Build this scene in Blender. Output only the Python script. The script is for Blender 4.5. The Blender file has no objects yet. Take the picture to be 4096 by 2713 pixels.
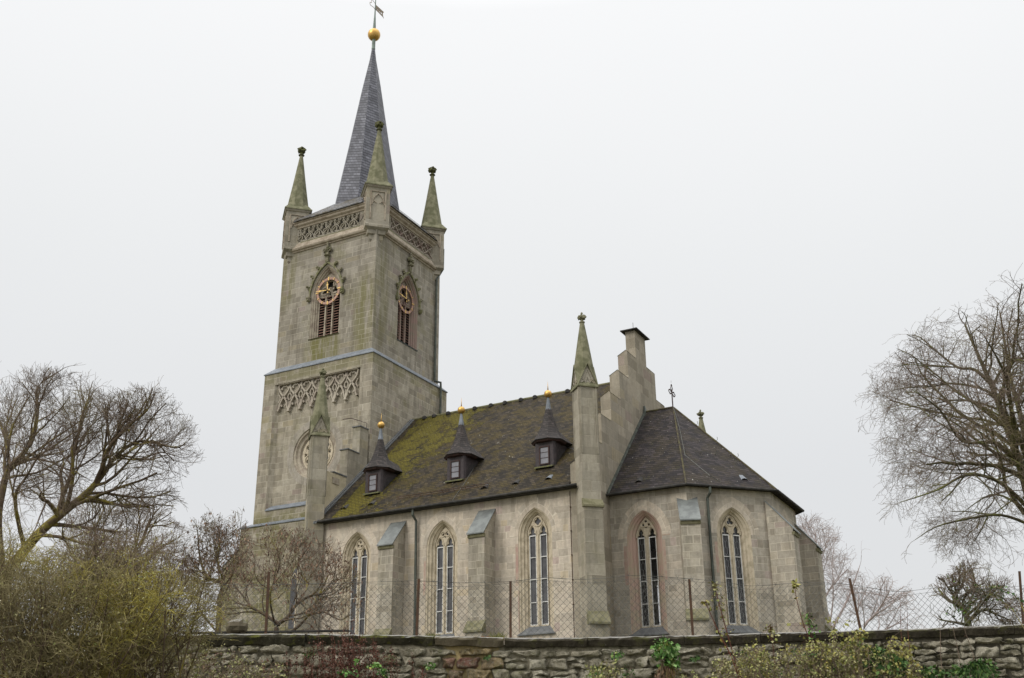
import bpy, bmesh, math, random
from mathutils import Vector, Matrix, noise
from mathutils.geometry import tessellate_polygon
import numpy as np
random.seed(7)
R = math.radians; PI = math.pi
scene = bpy.context.scene
COL = scene.collection
# ---------------------------------------------------------------- camera
CAM = Vector((19.176, -41.036, -4.049)); YAW, PITCH, ROLL, FPX = R(-28.027), R(22.367), R(-0.621), 4397.25
FWD = Vector((math.sin(YAW)*math.cos(PITCH), math.cos(YAW)*math.cos(PITCH), math.sin(PITCH)))
_rt = Vector((math.cos(YAW), -math.sin(YAW), 0)); _up = _rt.cross(FWD)
RT = _rt*math.cos(ROLL) + _up*math.sin(ROLL); UP = -_rt*math.sin(ROLL) + _up*math.cos(ROLL)
cd = bpy.data.cameras.new('camera'); cam = bpy.data.objects.new('camera', cd); COL.objects.link(cam)
cd.sensor_width = 36; cd.lens = FPX/4096*36; cd.clip_end = 3000; cd.clip_start = .1
M3 = Matrix((RT, UP, -FWD)).transposed(); cam.matrix_world = Matrix.Translation(CAM) @ M3.to_4x4()
scene.camera = cam
HD = Vector((math.sin(YAW), math.cos(YAW), 0)); HR = Vector((math.cos(YAW), -math.sin(YAW), 0))
def at(px, py, D):
    """world point seen at photo pixel (4096 wide), D metres ahead horizontally"""
    d = FWD + RT*((px-2048)/FPX) - UP*((py-1356.5)/FPX)
    return CAM + d*(D/d.dot(HD))
# ---------------------------------------------------------------- world: overcast sky over a Nishita base
SUN_EL, SUN_AZ = R(38), R(205)     # azimuth clockwise from +Y (north)
w = bpy.data.worlds.new('World'); scene.world = w; w.use_nodes = True
nt = w.node_tree; nt.nodes.clear()
out = nt.nodes.new('ShaderNodeOutputWorld'); bg = nt.nodes.new('ShaderNodeBackground')
sky = nt.nodes.new('ShaderNodeTexSky'); sky.sky_type = 'NISHITA'; sky.sun_disc = False
sky.sun_elevation = SUN_EL; sky.sun_rotation = SUN_AZ; sky.dust_density = 4; sky.air_density = 1.5
tc = nt.nodes.new('ShaderNodeTexCoord'); sp = nt.nodes.new('ShaderNodeSeparateXYZ')
rp = nt.nodes.new('ShaderNodeValToRGB'); mx = nt.nodes.new('ShaderNodeMix'); mx.data_type = 'RGBA'
nz = nt.nodes.new('ShaderNodeTexNoise'); nz.inputs['Scale'].default_value = 1.6; nz.inputs['Detail'].default_value = 3
mm = nt.nodes.new('ShaderNodeMath'); mm.operation = 'MULTIPLY_ADD'; mm.inputs[1].default_value = .10
L = nt.links.new
L(tc.outputs['Generated'], sp.inputs[0]); L(tc.outputs['Generated'], nz.inputs[0])
L(nz.outputs[0], mm.inputs[0]); L(sp.outputs[2], mm.inputs[2]); L(mm.outputs[0], rp.inputs[0])
e = rp.color_ramp.elements
e[0].position = 0.0; e[0].color = (7.3, 7.38, 7.5, 1)
e[1].position = 1.0; e[1].color = (30, 30, 30, 1)
for pos, c in ((.3, (7.9, 8.0, 8.15)), (.5, (8.9, 9.0, 9.05)), (.68, (10.0, 10.05, 10.1)), (.8, (18, 18, 18))):
    q = e.new(pos); q.color = (*c, 1)
mx.inputs[0].default_value = .93
L(sky.outputs[0], mx.inputs[6]); L(rp.outputs[0], mx.inputs[7]); L(mx.outputs[2], bg.inputs[0])
bg.inputs[1].default_value = .1
L(bg.outputs[0], out.inputs[0])
sd = bpy.data.lights.new('sun', 'SUN'); sd.energy = 1.5; sd.angle = R(25); sd.color = (1, .96, .9)
so = bpy.data.objects.new('sun', sd); COL.objects.link(so)
sdir = Vector((math.sin(SUN_AZ)*math.cos(SUN_EL), math.cos(SUN_AZ)*math.cos(SUN_EL), math.sin(SUN_EL)))
so.rotation_euler = sdir.to_track_quat('Z', 'Y').to_euler(); so.location = (0, -30, 60)
scene.view_settings.view_transform = 'Standard'; scene.view_settings.look = 'None'
scene.view_settings.exposure = 0.0; scene.view_settings.gamma = 1; scene.view_settings.use_curve_mapping = False
scene.render.engine = 'CYCLES'
# ---------------------------------------------------------------- materials
class NT:
    def __init__(s, name):
        s.m = bpy.data.materials.new(name); s.m.use_nodes = True; s.t = s.m.node_tree
        s.b = s.t.nodes['Principled BSDF']; s.out = s.t.nodes['Material Output']
    def n(s, ty, **kw):
        o = s.t.nodes.new('ShaderNode'+ty)
        for k, v in kw.items():
            if k.startswith('i_'):
                key = k[2:]; key = int(key) if key.isdigit() else key.replace('_', ' ')
                s.set(o.inputs[key], v)
            else: setattr(o, k, v)
        return o
    def set(s, inp, v):
        if isinstance(v, bpy.types.NodeSocket): s.t.links.new(v, inp)
        else:
            if inp.type == 'RGBA' and len(v) == 3: v = (*v, 1)
            inp.default_value = v
    def math(s, op, a, b=None, c=None, clamp=False):
        o = s.t.nodes.new('ShaderNodeMath'); o.operation = op; o.use_clamp = clamp
        s.set(o.inputs[0], a)
        if b is not None: s.set(o.inputs[1], b)
        if c is not None: s.set(o.inputs[2], c)
        return o.outputs[0]
    def noise(s, vec, scale, detail=4, rough=.55, dim='3D'):
        o = s.n('TexNoise', noise_dimensions=dim)
        if vec is not None: s.set(o.inputs['Vector'], vec)
        o.inputs['Scale'].default_value = scale; o.inputs['Detail'].default_value = detail; o.inputs['Roughness'].default_value = rough
        return o.outputs['Fac']
    def mapr(s, v, a, b, c=0, d=1):
        o = s.n('MapRange', interpolation_type='SMOOTHSTEP'); s.set(o.inputs[0], v)
        for i, x in enumerate((a, b, c, d)): o.inputs[i+1].default_value = x
        return o.outputs[0]
    def mix(s, f, a, b, mode='MIX'):
        o = s.n('Mix', data_type='RGBA', blend_type=mode); s.set(o.inputs[0], f); s.set(o.inputs[6], a); s.set(o.inputs[7], b)
        return o.outputs[2]
    def ramp(s, f, stops, interp='LINEAR'):
        o = s.n('ValToRGB'); s.set(o.inputs[0], f); cr = o.color_ramp; cr.interpolation = interp
        while len(cr.elements) < len(stops): cr.elements.new(.5)
        for el, (p_, c) in zip(cr.elements, stops): el.position = p_; el.color = (*c, 1)
        return o.outputs[0]
    def pos(s):
        return s.n('NewGeometry').outputs['Position']
    def xyz(s, v):
        o = s.n('SeparateXYZ'); s.set(o.inputs[0], v); return o.outputs
    def comb(s, x, y, z=0.0):
        o = s.n('CombineXYZ'); s.set(o.inputs[0], x); s.set(o.inputs[1], y); s.set(o.inputs[2], z); return o.outputs[0]
    def uv(s):
        return s.n('UVMap', uv_map='UVMap').outputs[0]
    def bump(s, h, strength=.5, dist=.02):
        o = s.n('Bump'); s.set(o.inputs['Height'], h); o.inputs['Strength'].default_value = strength; o.inputs['Distance'].default_value = dist
        s.set(s.b.inputs['Normal'], o.outputs[0])
    def fin(s, col, rough=.85, metal=0.0, spec=.3):
        s.set(s.b.inputs['Base Color'], col); s.set(s.b.inputs['Roughness'], rough); s.set(s.b.inputs['Metallic'], metal)
        s.b.inputs['Specular IOR Level'].default_value = spec
        return s.m
def cells(s, h, wd, jit=.35):
    """irregular ashlar: returns random value per block, random2, distance to the joint"""
    U = s.xyz(s.uv()); u, v = U[0], U[1]
    vn = s.noise(s.comb(s.math('MULTIPLY', v, .9), 3.3), 1.0, 0)
    vv = s.math('ADD', s.math('DIVIDE', v, h), s.math('MULTIPLY', vn, jit*3))
    row = s.math('FLOOR', vv); fv = s.math('FRACT', vv)
    rr = s.n('TexWhiteNoise', noise_dimensions='1D'); s.set(rr.inputs['W'], row); rr = rr.outputs['Value']
    wl = s.math('MULTIPLY', s.math('MULTIPLY_ADD', rr, .7, .65), wd)
    uu = s.math('ADD', s.math('DIVIDE', u, wl), s.math('MULTIPLY', rr, 37.7))
    uu = s.math('ADD', uu, s.math('MULTIPLY', s.math('SINE', s.math('MULTIPLY_ADD', uu, 2.1, row)), .3))
    col = s.math('FLOOR', uu); fu = s.math('FRACT', uu)
    wn = s.n('TexWhiteNoise', noise_dimensions='2D'); s.set(wn.inputs['Vector'], s.comb(row, col))
    c3 = s.n('SeparateColor'); s.set(c3.inputs[0], wn.outputs['Color'])
    du = s.math('MULTIPLY', s.math('MINIMUM', fu, s.math('SUBTRACT', 1.0, fu)), wl)
    dv = s.math('MULTIPLY', s.math('MINIMUM', fv, s.math('SUBTRACT', 1.0, fv)), h)
    return c3.outputs[0], c3.outputs[1], c3.outputs[2], s.math('MINIMUM', du, dv)
def m_ashlar(name, stops, mortar, h=.30, wd=.55, grime=.55, green=.25, greencol=(.13, .125, .05), gz=None, rand_hi=None, dirtcol=(.17, .15, .115), gx=None):
    s = NT(name); a, b_, c_, d = cells(s, h, wd)
    P = s.pos(); X = s.xyz(P)
    base = s.ramp(a, stops, 'CONSTANT')
    base = s.mix(s.math('MULTIPLY', s.math('SUBTRACT', b_, .5), .16), base, (.9, .86, .75), 'MIX')
    n1 = s.noise(P, 7, 6, .65); n2 = s.noise(P, 60, 4, .7)
    base = s.mix(s.mapr(n1, .3, .7, 0, .55), base, s.mix(.5, base, dirtcol))
    base = s.mix(s.mapr(n2, .35, .75, .18, 0), base, (.03, .028, .02))
    jn = s.math('ADD', d, s.math('MULTIPLY', s.math('SUBTRACT', n2, .5), .012))
    # vertical streaks and grime clouds
    st = s.noise(s.comb(s.math('MULTIPLY', X[0], 2.2), s.math('MULTIPLY', X[1], 2.2), s.math('MULTIPLY', X[2], .28)), 1.2, 6, .65)
    base = s.mix(s.mapr(st, .46, .66, 0, grime), base, dirtcol)
    cl = s.noise(P, .42, 8, .74); base = s.mix(s.mapr(cl, .44, .62, 0, grime*.9), base, s.mix(.45, base, tuple(x*.75 for x in dirtcol)))
    lt = s.noise(P, .8, 7, .72); base = s.mix(s.mapr(lt, .52, .68, 0, .3), base, mortar)
    st2 = s.noise(s.comb(s.math('MULTIPLY', X[0], 5.0), s.math('MULTIPLY', X[1], 5.0), s.math('MULTIPLY', X[2], .5)), 1.0, 5, .7); base = s.mix(s.mapr(st2, .56, .74, 0, grime*.7), base, tuple(x*.5 for x in dirtcol))
    gn = s.noise(P, .55, 7, .68)
    gf = s.mapr(gn, .5, .66, 0, green)
    if gz is not None:    # (z centre, half height, gain)
        for (z0, hh, gg) in gz:
            zz = s.math('ABSOLUTE', s.math('SUBTRACT', X[2], z0))
            band = s.math('MULTIPLY', s.mapr(zz, hh*.3, hh, gg, 0), s.mapr(s.noise(P, 1.0, 7, .72), .38, .56))
            gf = s.math('MAXIMUM', gf, band)
    if gx is not None:    # (x0, y0, z0, rx, ry, rz, gain) patches of algae
        for (x0, y0, z0, rx, ry, rz, gg) in gx:
            q = s.math('POWER', s.math('DIVIDE', s.math('SUBTRACT', X[0], x0), rx), 2.0)
            q = s.math('ADD', q, s.math('POWER', s.math('DIVIDE', s.math('SUBTRACT', X[1], y0), ry), 2.0))
            q = s.math('ADD', q, s.math('POWER', s.math('DIVIDE', s.math('SUBTRACT', X[2], z0), rz), 2.0))
            band = s.math('MULTIPLY', s.mapr(q, .2, 1.0, gg, 0), s.mapr(st, .36, .56))
            gf = s.math('MAXIMUM', gf, band)
    base = s.mix(gf, base, greencol)
    mf = s.mapr(jn, .008, .018, 1, 0)
    base = s.mix(s.math('MULTIPLY', mf, s.math('MULTIPLY_ADD', c_, .6, .12)), base, s.mix(.25, mortar, base))
    s.bump(s.math('ADD', s.math('MULTIPLY', s.mapr(d, .0, .02), 1.0), s.math('ADD', s.math('MULTIPLY', n1, .6), s.math('MULTIPLY', n2, .5))), .55, .012)
    return s.fin(base, .92, 0, .2)
warm = [(0, (.40, .345, .25)), (.16, (.47, .41, .31)), (.34, (.33, .295, .225)), (.5, (.43, .38, .285)), (.64, (.52, .45, .33)), (.8, (.30, .265, .20)), (.9, (.44, .36, .22)), (.96, (.36, .27, .23))]
grey = [(0, (.255, .228, .175)), (.18, (.31, .28, .22)), (.36, (.205, .185, .142)), (.52, (.27, .245, .195)), (.68, (.335, .30, .235)), (.82, (.18, .16, .122)), (.91, (.29, .25, .165)), (.965, (.24, .19, .165))]
dark = [(0, (.21, .185, .135)), (.2, (.27, .235, .175)), (.4, (.16, .14, .10)), (.6, (.24, .21, .155)), (.8, (.31, .27, .20)), (.92, (.14, .12, .085))]
dull = [(0, (.33, .295, .225)), (.18, (.39, .35, .27)), (.36, (.26, .235, .18)), (.54, (.35, .315, .245)), (.72, (.43, .375, .28)), (.86, (.235, .205, .15)), (.95, (.36, .29, .24))]
def soft(st, k, tint=(1, 1, 1)):
    m = [sum(c[i] for _, c in st)/len(st) for i in range(3)]
    return [(p_, tuple((m[i]+(c[i]-m[i])*k)*tint[i] for i in range(3))) for p_, c in st]
warm = soft(warm, .58, (1.50, 1.51, 1.66)); grey = soft(grey, .72, (1.25, 1.27, 1.34)); dull = soft(dull, .72, (1.46, 1.48, 1.62))
M = {}
M['nave'] = m_ashlar('nave_ashlar', warm, (.70, .64, .52), .30, .58, .34, .08)
M['chancel'] = m_ashlar('chancel_ashlar', dull, (.66, .60, .48), .31, .6, .42, .12)
M['tower'] = m_ashlar('tower_ashlar', grey, (.50, .46, .37), .33, .62, .8, .38, (.16, .15, .06), None, gx=[(-17, 4.3, 18.9, 1.5, 1.5, 1.6, .95), (-14.2, 4.4, 20.4, .9, .9, 3.5, .7), (-13.6, 5, 22, .6, .9, 4, .5), (-20, 4.3, 24, 1.2, 1, 2.5, .5), (-17, 4, 25.6, 4, 1, .5, .35)])
M['lower'] = m_ashlar('lower_tower_ashlar', [(p_, (c[0]*1.15, c[1]*1.13, c[2]*1.08)) for p_, c in grey], (.56, .52, .42), .33, .6, .65, .42, (.15, .14, .055), [(8.9, 1.5, .85), (5.5, 3.8, .85), (17.6, .5, .55)])
M['gable'] = m_ashlar('gable_ashlar', [(p_, (c[0]*1.12, c[1]*1.08, c[2]*1.02)) for p_, c in grey], (.33, .295, .225), .48, .75, .45, .12)
M['pinn'] = m_ashlar('pinnacle_ashlar', [(p_, (c[0]*1.12, c[1]*1.12, c[2]*1.08)) for p_, c in grey], (.36, .325, .25), .42, .7, .5, .3, (.16, .15, .07))
M['butt'] = m_ashlar('buttress_ashlar', [(p_, (c[0]*.9, c[1]*.9, c[2]*.88)) for p_, c in dull], (.64, .58, .46), .30, .46, .5, .15)
M['vous'] = m_ashlar('voussoir_ashlar', warm[:5], (.74, .68, .56), .62, .42, .35, .05)
def m_plain(name, col, col2=None, scale=6, rough=.8, metal=0, bump=.3, spec=.3, lo=.4, hi=.65, bd=.01):
    s = NT(name); P = s.pos(); n1 = s.noise(P, scale, 6, .65)
    c = s.mix(s.mapr(n1, lo, hi), col, col2 or tuple(x*.6 for x in col))
    if bump: s.bump(s.noise(P, scale*6, 4, .7), bump, bd)
    return s.fin(c, rough, metal, spec)
M['mould'] = m_plain('window_surround_stone', (0.546, 0.474, 0.358), (0.377, 0.325, 0.234), 3.5, .9)
M['mouldred'] = m_plain('reddish_surround_stone', (0.463, 0.325, 0.269), (0.413, 0.350, 0.256), 2.2, .9)
M['mouldgrey'] = m_plain('belfry_surround_stone', (0.390, 0.345, 0.267), (0.260, 0.215, 0.169), 3, .9)
M['mouldpink'] = m_plain('red_sandstone_surround', (0.282, 0.198, 0.168), (0.240, 0.204, 0.156), 2.5, .9)
M['tracery'] = m_plain('tracery_stone', (0.550, 0.481, 0.362), (0.413, 0.356, 0.263), 5, .9)
M['plaster'] = m_plain('cream_plaster', (.50, .435, .30), (.38, .33, .22), 2, .9)
M['mossst'] = m_plain('mossy_stone', (.22, .21, .135), (.125, .125, .07), 3.2, .95, 0, .7, lo=.36, hi=.62)
M['mossdark'] = m_plain('dark_mossy_stone', (.085, .082, .05), (.12, .125, .04), 7, .95, 0, .8)
M['cornice'] = m_plain('cornice_stone', (0.377, 0.325, 0.254), (0.247, 0.202, 0.150), 3, .9)
M['ledge'] = m_plain('mossy_ledge_stone', (.20, .185, .115), (.12, .115, .06), 4, .95, 0, .5)
M['zinc'] = m_plain('weathered_zinc', (.13, .14, .135), (.19, .205, .195), 2.8, .65, .15, .1, .5)
M['lead'] = m_plain('lead_sheet', (.19, .21, .235), (.13, .145, .16), 3, .6, .2, .15, .4)
M['slatesill'] = m_plain('slate_sill', (.115, .12, .125), (.16, .165, .165), 4, .6)
M['gutter'] = m_plain('gutter_metal', (.028, .027, .025), (.06, .056, .05), 3, .8, .1, .1)
M['pipe'] = m_plain('downpipe_metal', (.065, .07, .06), (.10, .115, .095), 3, .55, .3, .1)
M['darkwood'] = m_plain('dark_painted_wood', (.055, .028, .024), (.035, .022, .02), 5, .7)
M['louvre'] = m_plain('louvre_wood', (.30, .17, .125), (.17, .11, .09), 4, .8)
M['dormwall'] = m_plain('dormer_slate_cladding', (.062, .05, .052), (.04, .034, .036), 6, .7)
M['white'] = m_plain('white_window_paint', (.66, .66, .65), (.5, .5, .48), 5, .6)
M['gold'] = m_plain('gilding', (.62, .39, .12), (.5, .30, .085), 4, .42, .8, .1)
M['goldflat'] = m_plain('gilded_markers', (.66, .46, .17), (.6, .41, .14), 4, .5, .3, 0)
M['copper'] = m_plain('clock_ring_copper', (.40, .245, .185), (.31, .195, .15), 5, .6, .2, .1)
M['patina'] = m_plain('green_copper', (.19, .235, .205), (.13, .16, .14), 3, .6, .3, .1)
M['iron'] = m_plain('wrought_iron', (.05, .035, .035), (.08, .045, .035), 8, .7, .4, .2)
M['rust'] = m_plain('rusty_post', (.10, .056, .034), (.062, .042, .03), 9, .85, .2, .4)
M['wire'] = m_plain('galvanised_wire', (.13, .135, .125), (.10, .10, .09), 9, .6, .5, 0)
M['void'] = m_plain('dark_interior', (.012, .011, .010), (.02, .017, .015), 3, .9)
M['inner'] = m_plain('interior_plaster', (.30, .28, .24), (.25, .23, .2), 2, .9)
def m_glass(name, lead=False, clear=0.0):
    s = NT(name); P = s.pos(); U = s.xyz(s.uv())
    n1 = s.noise(P, 2.2, 3, .6)
    c = s.mix(s.mapr(n1, .35, .65), (.055, .055, .06), (.09, .09, .095))
    if lead:
        c = s.mix(s.mapr(n1, .35, .65), (.012, .012, .013), (.025, .022, .022))
        # staggered hexagon quarries: zigzag leads and short uprights
        u = s.math('DIVIDE', U[0], .125); v = s.math('DIVIDE', U[1], .27)
        r_ = s.math('FLOOR', v); fv = s.math('FRACT', v)
        odd = s.math('MULTIPLY', s.math('MODULO', s.math('ADD', r_, 100.0), 2.0), .5)
        fu = s.math('FRACT', s.math('ADD', u, odd)); tri = s.math('ABSOLUTE', s.math('SUBTRACT', fu, .5))
        zig = s.mapr(s.math('ABSOLUTE', s.math('SUBTRACT', fv, s.math('MULTIPLY', tri, .66))), .03, .06, 1, 0)
        upr = s.math('MULTIPLY', s.mapr(s.math('MINIMUM', fu, s.math('SUBTRACT', 1.0, fu)), .05, .09, 1, 0), s.mapr(fv, .3, .34))
        ln = s.math('MAXIMUM', zig, upr)
        c = s.mix(ln, c, (.16, .165, .165))
        s.set(s.b.inputs['Roughness'], .25)
    s.bump(n1, .12, .03)
    m = s.fin(c, .16 if not lead else .3, 0, .5)
    if clear:
        tr = s.n('BsdfTransparent'); mxs = s.n('MixShader'); mxs.inputs[0].default_value = clear
        s.t.links.new(s.b.outputs[0], mxs.inputs[1]); s.t.links.new(tr.outputs[0], mxs.inputs[2]); s.t.links.new(mxs.outputs[0], s.out.inputs[0])
    return m
M['glass'] = m_glass('window_glass'); M['leaded'] = m_glass('leaded_glass', True); M['clear'] = m_glass('clear_glass', False, .8)
M['dormglass'] = m_plain('dormer_glass', (.22, .22, .24), (.17, .17, .19), 3, .12, 0, .05, .8)
def m_slate(name, ca, cb, h=.17, wd=.2, moss=0, mosscol=(.14, .13, .02), diag=0.0, seam=(.02, .018, .015), rough=.6, mossx=None, pale=True, film=.7):
    s = NT(name); U = s.xyz(s.uv()); P = s.pos(); X = s.xyz(P)
    u, v = U[0], U[1]
    v = s.math('ADD', v, s.math('MULTIPLY', u, diag))
    v = s.math('ADD', v, s.math('MULTIPLY', s.noise(P, .9, 2), .03))
    vv = s.math('DIVIDE', v, h); row = s.math('FLOOR', vv); fv = s.math('FRACT', vv)
    uu = s.math('ADD', s.math('DIVIDE', u, wd), s.math('MULTIPLY', row, .5)); uu = s.math('ADD', uu, s.math('MULTIPLY', fv, .25))
    col = s.math('FLOOR', uu); fu = s.math('FRACT', uu)
    wn = s.n('TexWhiteNoise', noise_dimensions='2D'); s.set(wn.inputs['Vector'], s.comb(row, col)); rv = wn.outputs['Value']
    n1 = s.noise(P, 2.5, 6, .7); n2 = s.noise(P, 22, 5, .7)
    c = s.mix(s.math('POWER', rv, 1.6), ca, tuple(x*1.6 for x in cb)); c = s.mix(s.mapr(n1, .35, .7, 0, .5), c, tuple(x*.55 for x in ca))
    edge = s.math('MAXIMUM', s.mapr(fv, .12, .34, 1, 0), s.math('MULTIPLY', s.mapr(s.math('MINIMUM', fu, s.math('SUBTRACT', 1.0, fu)), .02, .07, 1, 0), .75))
    hgt = s.math('MULTIPLY_ADD', fv, -1.0, s.math('MULTIPLY', rv, .25))
    if moss:
        g = s.noise(P, .9, 9, .8)
        g = s.math('ADD', g, s.math('MULTIPLY', s.math('SUBTRACT', n2, .5), .34)); g = s.math('ADD', g, s.math('MULTIPLY', s.math('SUBTRACT', rv, .5), .06))
        if mossx:
            g = s.math('ADD', g, s.mapr(s.math('MULTIPLY_ADD', X[1], -.28, X[0]), mossx[0], mossx[1], .19, -.035))
        if mossx: g = s.math('SUBTRACT', g, s.mapr(s.math('MULTIPLY_ADD', X[1], .06, X[0]), -12.5, -12.1, .5, 0))
        mf = s.mapr(g, .57, .66, 0, moss)
        lightm = s.mix(s.mapr(n2, .3, .7), mosscol, tuple(x*.5 for x in mosscol))
        br = s.mapr(s.noise(P, 1.4, 5, .7), .42, .6, 0, film)   # thin brown lichen film
        c = s.mix(br, c, (.075, .055, .014))
        c = s.mix(mf, c, lightm)
        hgt = s.math('ADD', hgt, s.math('MULTIPLY', mf, s.math('MULTIPLY', n2, 2.0)))
    c = s.mix(edge, c, s.mix(.88, c, tuple(x*.4 for x in seam)))
    if pale:
        sp_ = s.noise(s.comb(s.math('MULTIPLY', U[0], 3.0), s.math('MULTIPLY', U[1], 1.6)), 3.2, 2, .5)
        c = s.mix(s.mapr(sp_, .715, .745, 0, .7), c, (.36, .35, .31))
    s.bump(hgt, .8, .02)
    return s.fin(c, rough, 0, .2)
M['roof'] = m_slate('nave_roof_slate', (.020, .016, .011), (.046, .036, .025), .165, .21, .88, (.155, .13, .012), 0, mossx=(-12.4, -7.8), rough=.85)
M['roofa'] = m_slate('apse_roof_slate', (.013, .010, .011), (.034, .027, .028), .17, .24, .4, (.10, .095, .02), .12, rough=.75, film=.25)
M['spire'] = m_slate('spire_slate', (.075, .077, .092), (.105, .107, .125), .21, .27, 0, diag=.3, seam=(.03, .03, .038), rough=.45, pale=False)
M['dormroof'] = m_slate('dormer_roof_slate', (.026, .021, .019), (.045, .036, .032), .12, .14, 0, pale=False)
def m_bark(name, a, b, lich=None, sc=5):
    s = NT(name); P = s.pos(); n1 = s.noise(P, sc, 5, .7)
    c = s.mix(s.mapr(n1, .35, .65), a, b)
    if lich: c = s.mix(s.mapr(s.noise(P, sc*.4, 6, .75), .5, .62, 0, lich[1]), c, lich[0])
    return s.fin(c, .9, 0, .15)
M['bark_left'] = m_bark('lichened_bark', (.13, .095, .065), (.085, .063, .045), ((.26, .22, .05), .85), 3)
M['bark_right'] = m_bark('mossy_dark_bark', (.10, .09, .045), (.065, .055, .038), ((.13, .14, .035), .8), 4)
M['twig_dark'] = m_bark('dark_twigs', (.20, .155, .12), (.13, .10, .08), ((.22, .20, .075), .6), 2)
M['twig_olive'] = m_bark('olive_lichen_twigs', (.28, .24, .12), (.18, .15, .085), ((.45, .385, .07), .8), 1.5)
M['twig_brown'] = m_bark('brown_twigs', (.24, .18, .13), (.14, .105, .08), ((.23, .21, .09), .5), 2)
M['twig_far'] = m_bark('hazed_birch_twigs', (.44, .37, .35), (.36, .30, .28))  # birch bark lightened, distance haze is put into the colour
M['stem_red'] = m_bark('red_brown_stems', (.14, .055, .035), (.09, .04, .03))
def m_leaf(name, stops):
    s = NT(name); a = s.n('Attribute', attribute_name='tone', attribute_type='GEOMETRY').outputs['Fac']
    c = s.ramp(a, stops)
    m = s.fin(c, .75, 0, .3); s.b.inputs['Transmission Weight'].default_value = 0
    return m
M['leaf_mix'] = m_leaf('autumn_undergrowth_leaves', [(0, (.15, .14, .05)), (.3, (.26, .25, .09)), (.5, (.36, .33, .17)), (.7, (.22, .26, .08)), (.85, (.33, .34, .09)), (1, (.46, .43, .28))])
M['leaf_green'] = m_leaf('green_leaves', [(0, (.03, .075, .015)), (.4, (.07, .16, .03)), (.7, (.13, .26, .05)), (.9, (.26, .36, .16)), (1, (.38, .36, .05))])
M['leaf_dkgreen'] = m_leaf('dark_green_leaves', [(0, (.02, .05, .012)), (.6, (.05, .11, .025)), (1, (.11, .18, .04))])
M['leaf_yellow'] = m_leaf('yellow_leaves', [(0, (.20, .20, .06)), (.6, (.30, .29, .08)), (1, (.42, .33, .09))])
M['leaf_red'] = m_leaf('red_brown_dry_weed', [(0, (.045, .02, .014)), (.6, (.11, .045, .03)), (1, (.18, .09, .06))])
M['leaf_catkin'] = m_leaf('dry_hanging_leaves', [(0, (.10, .065, .045)), (.6, (.20, .11, .07)), (1, (.30, .20, .13))])
M['grass'] = m_leaf('grass_blades', [(0, (.07, .09, .02)), (1, (.25, .24, .07))])
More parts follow.
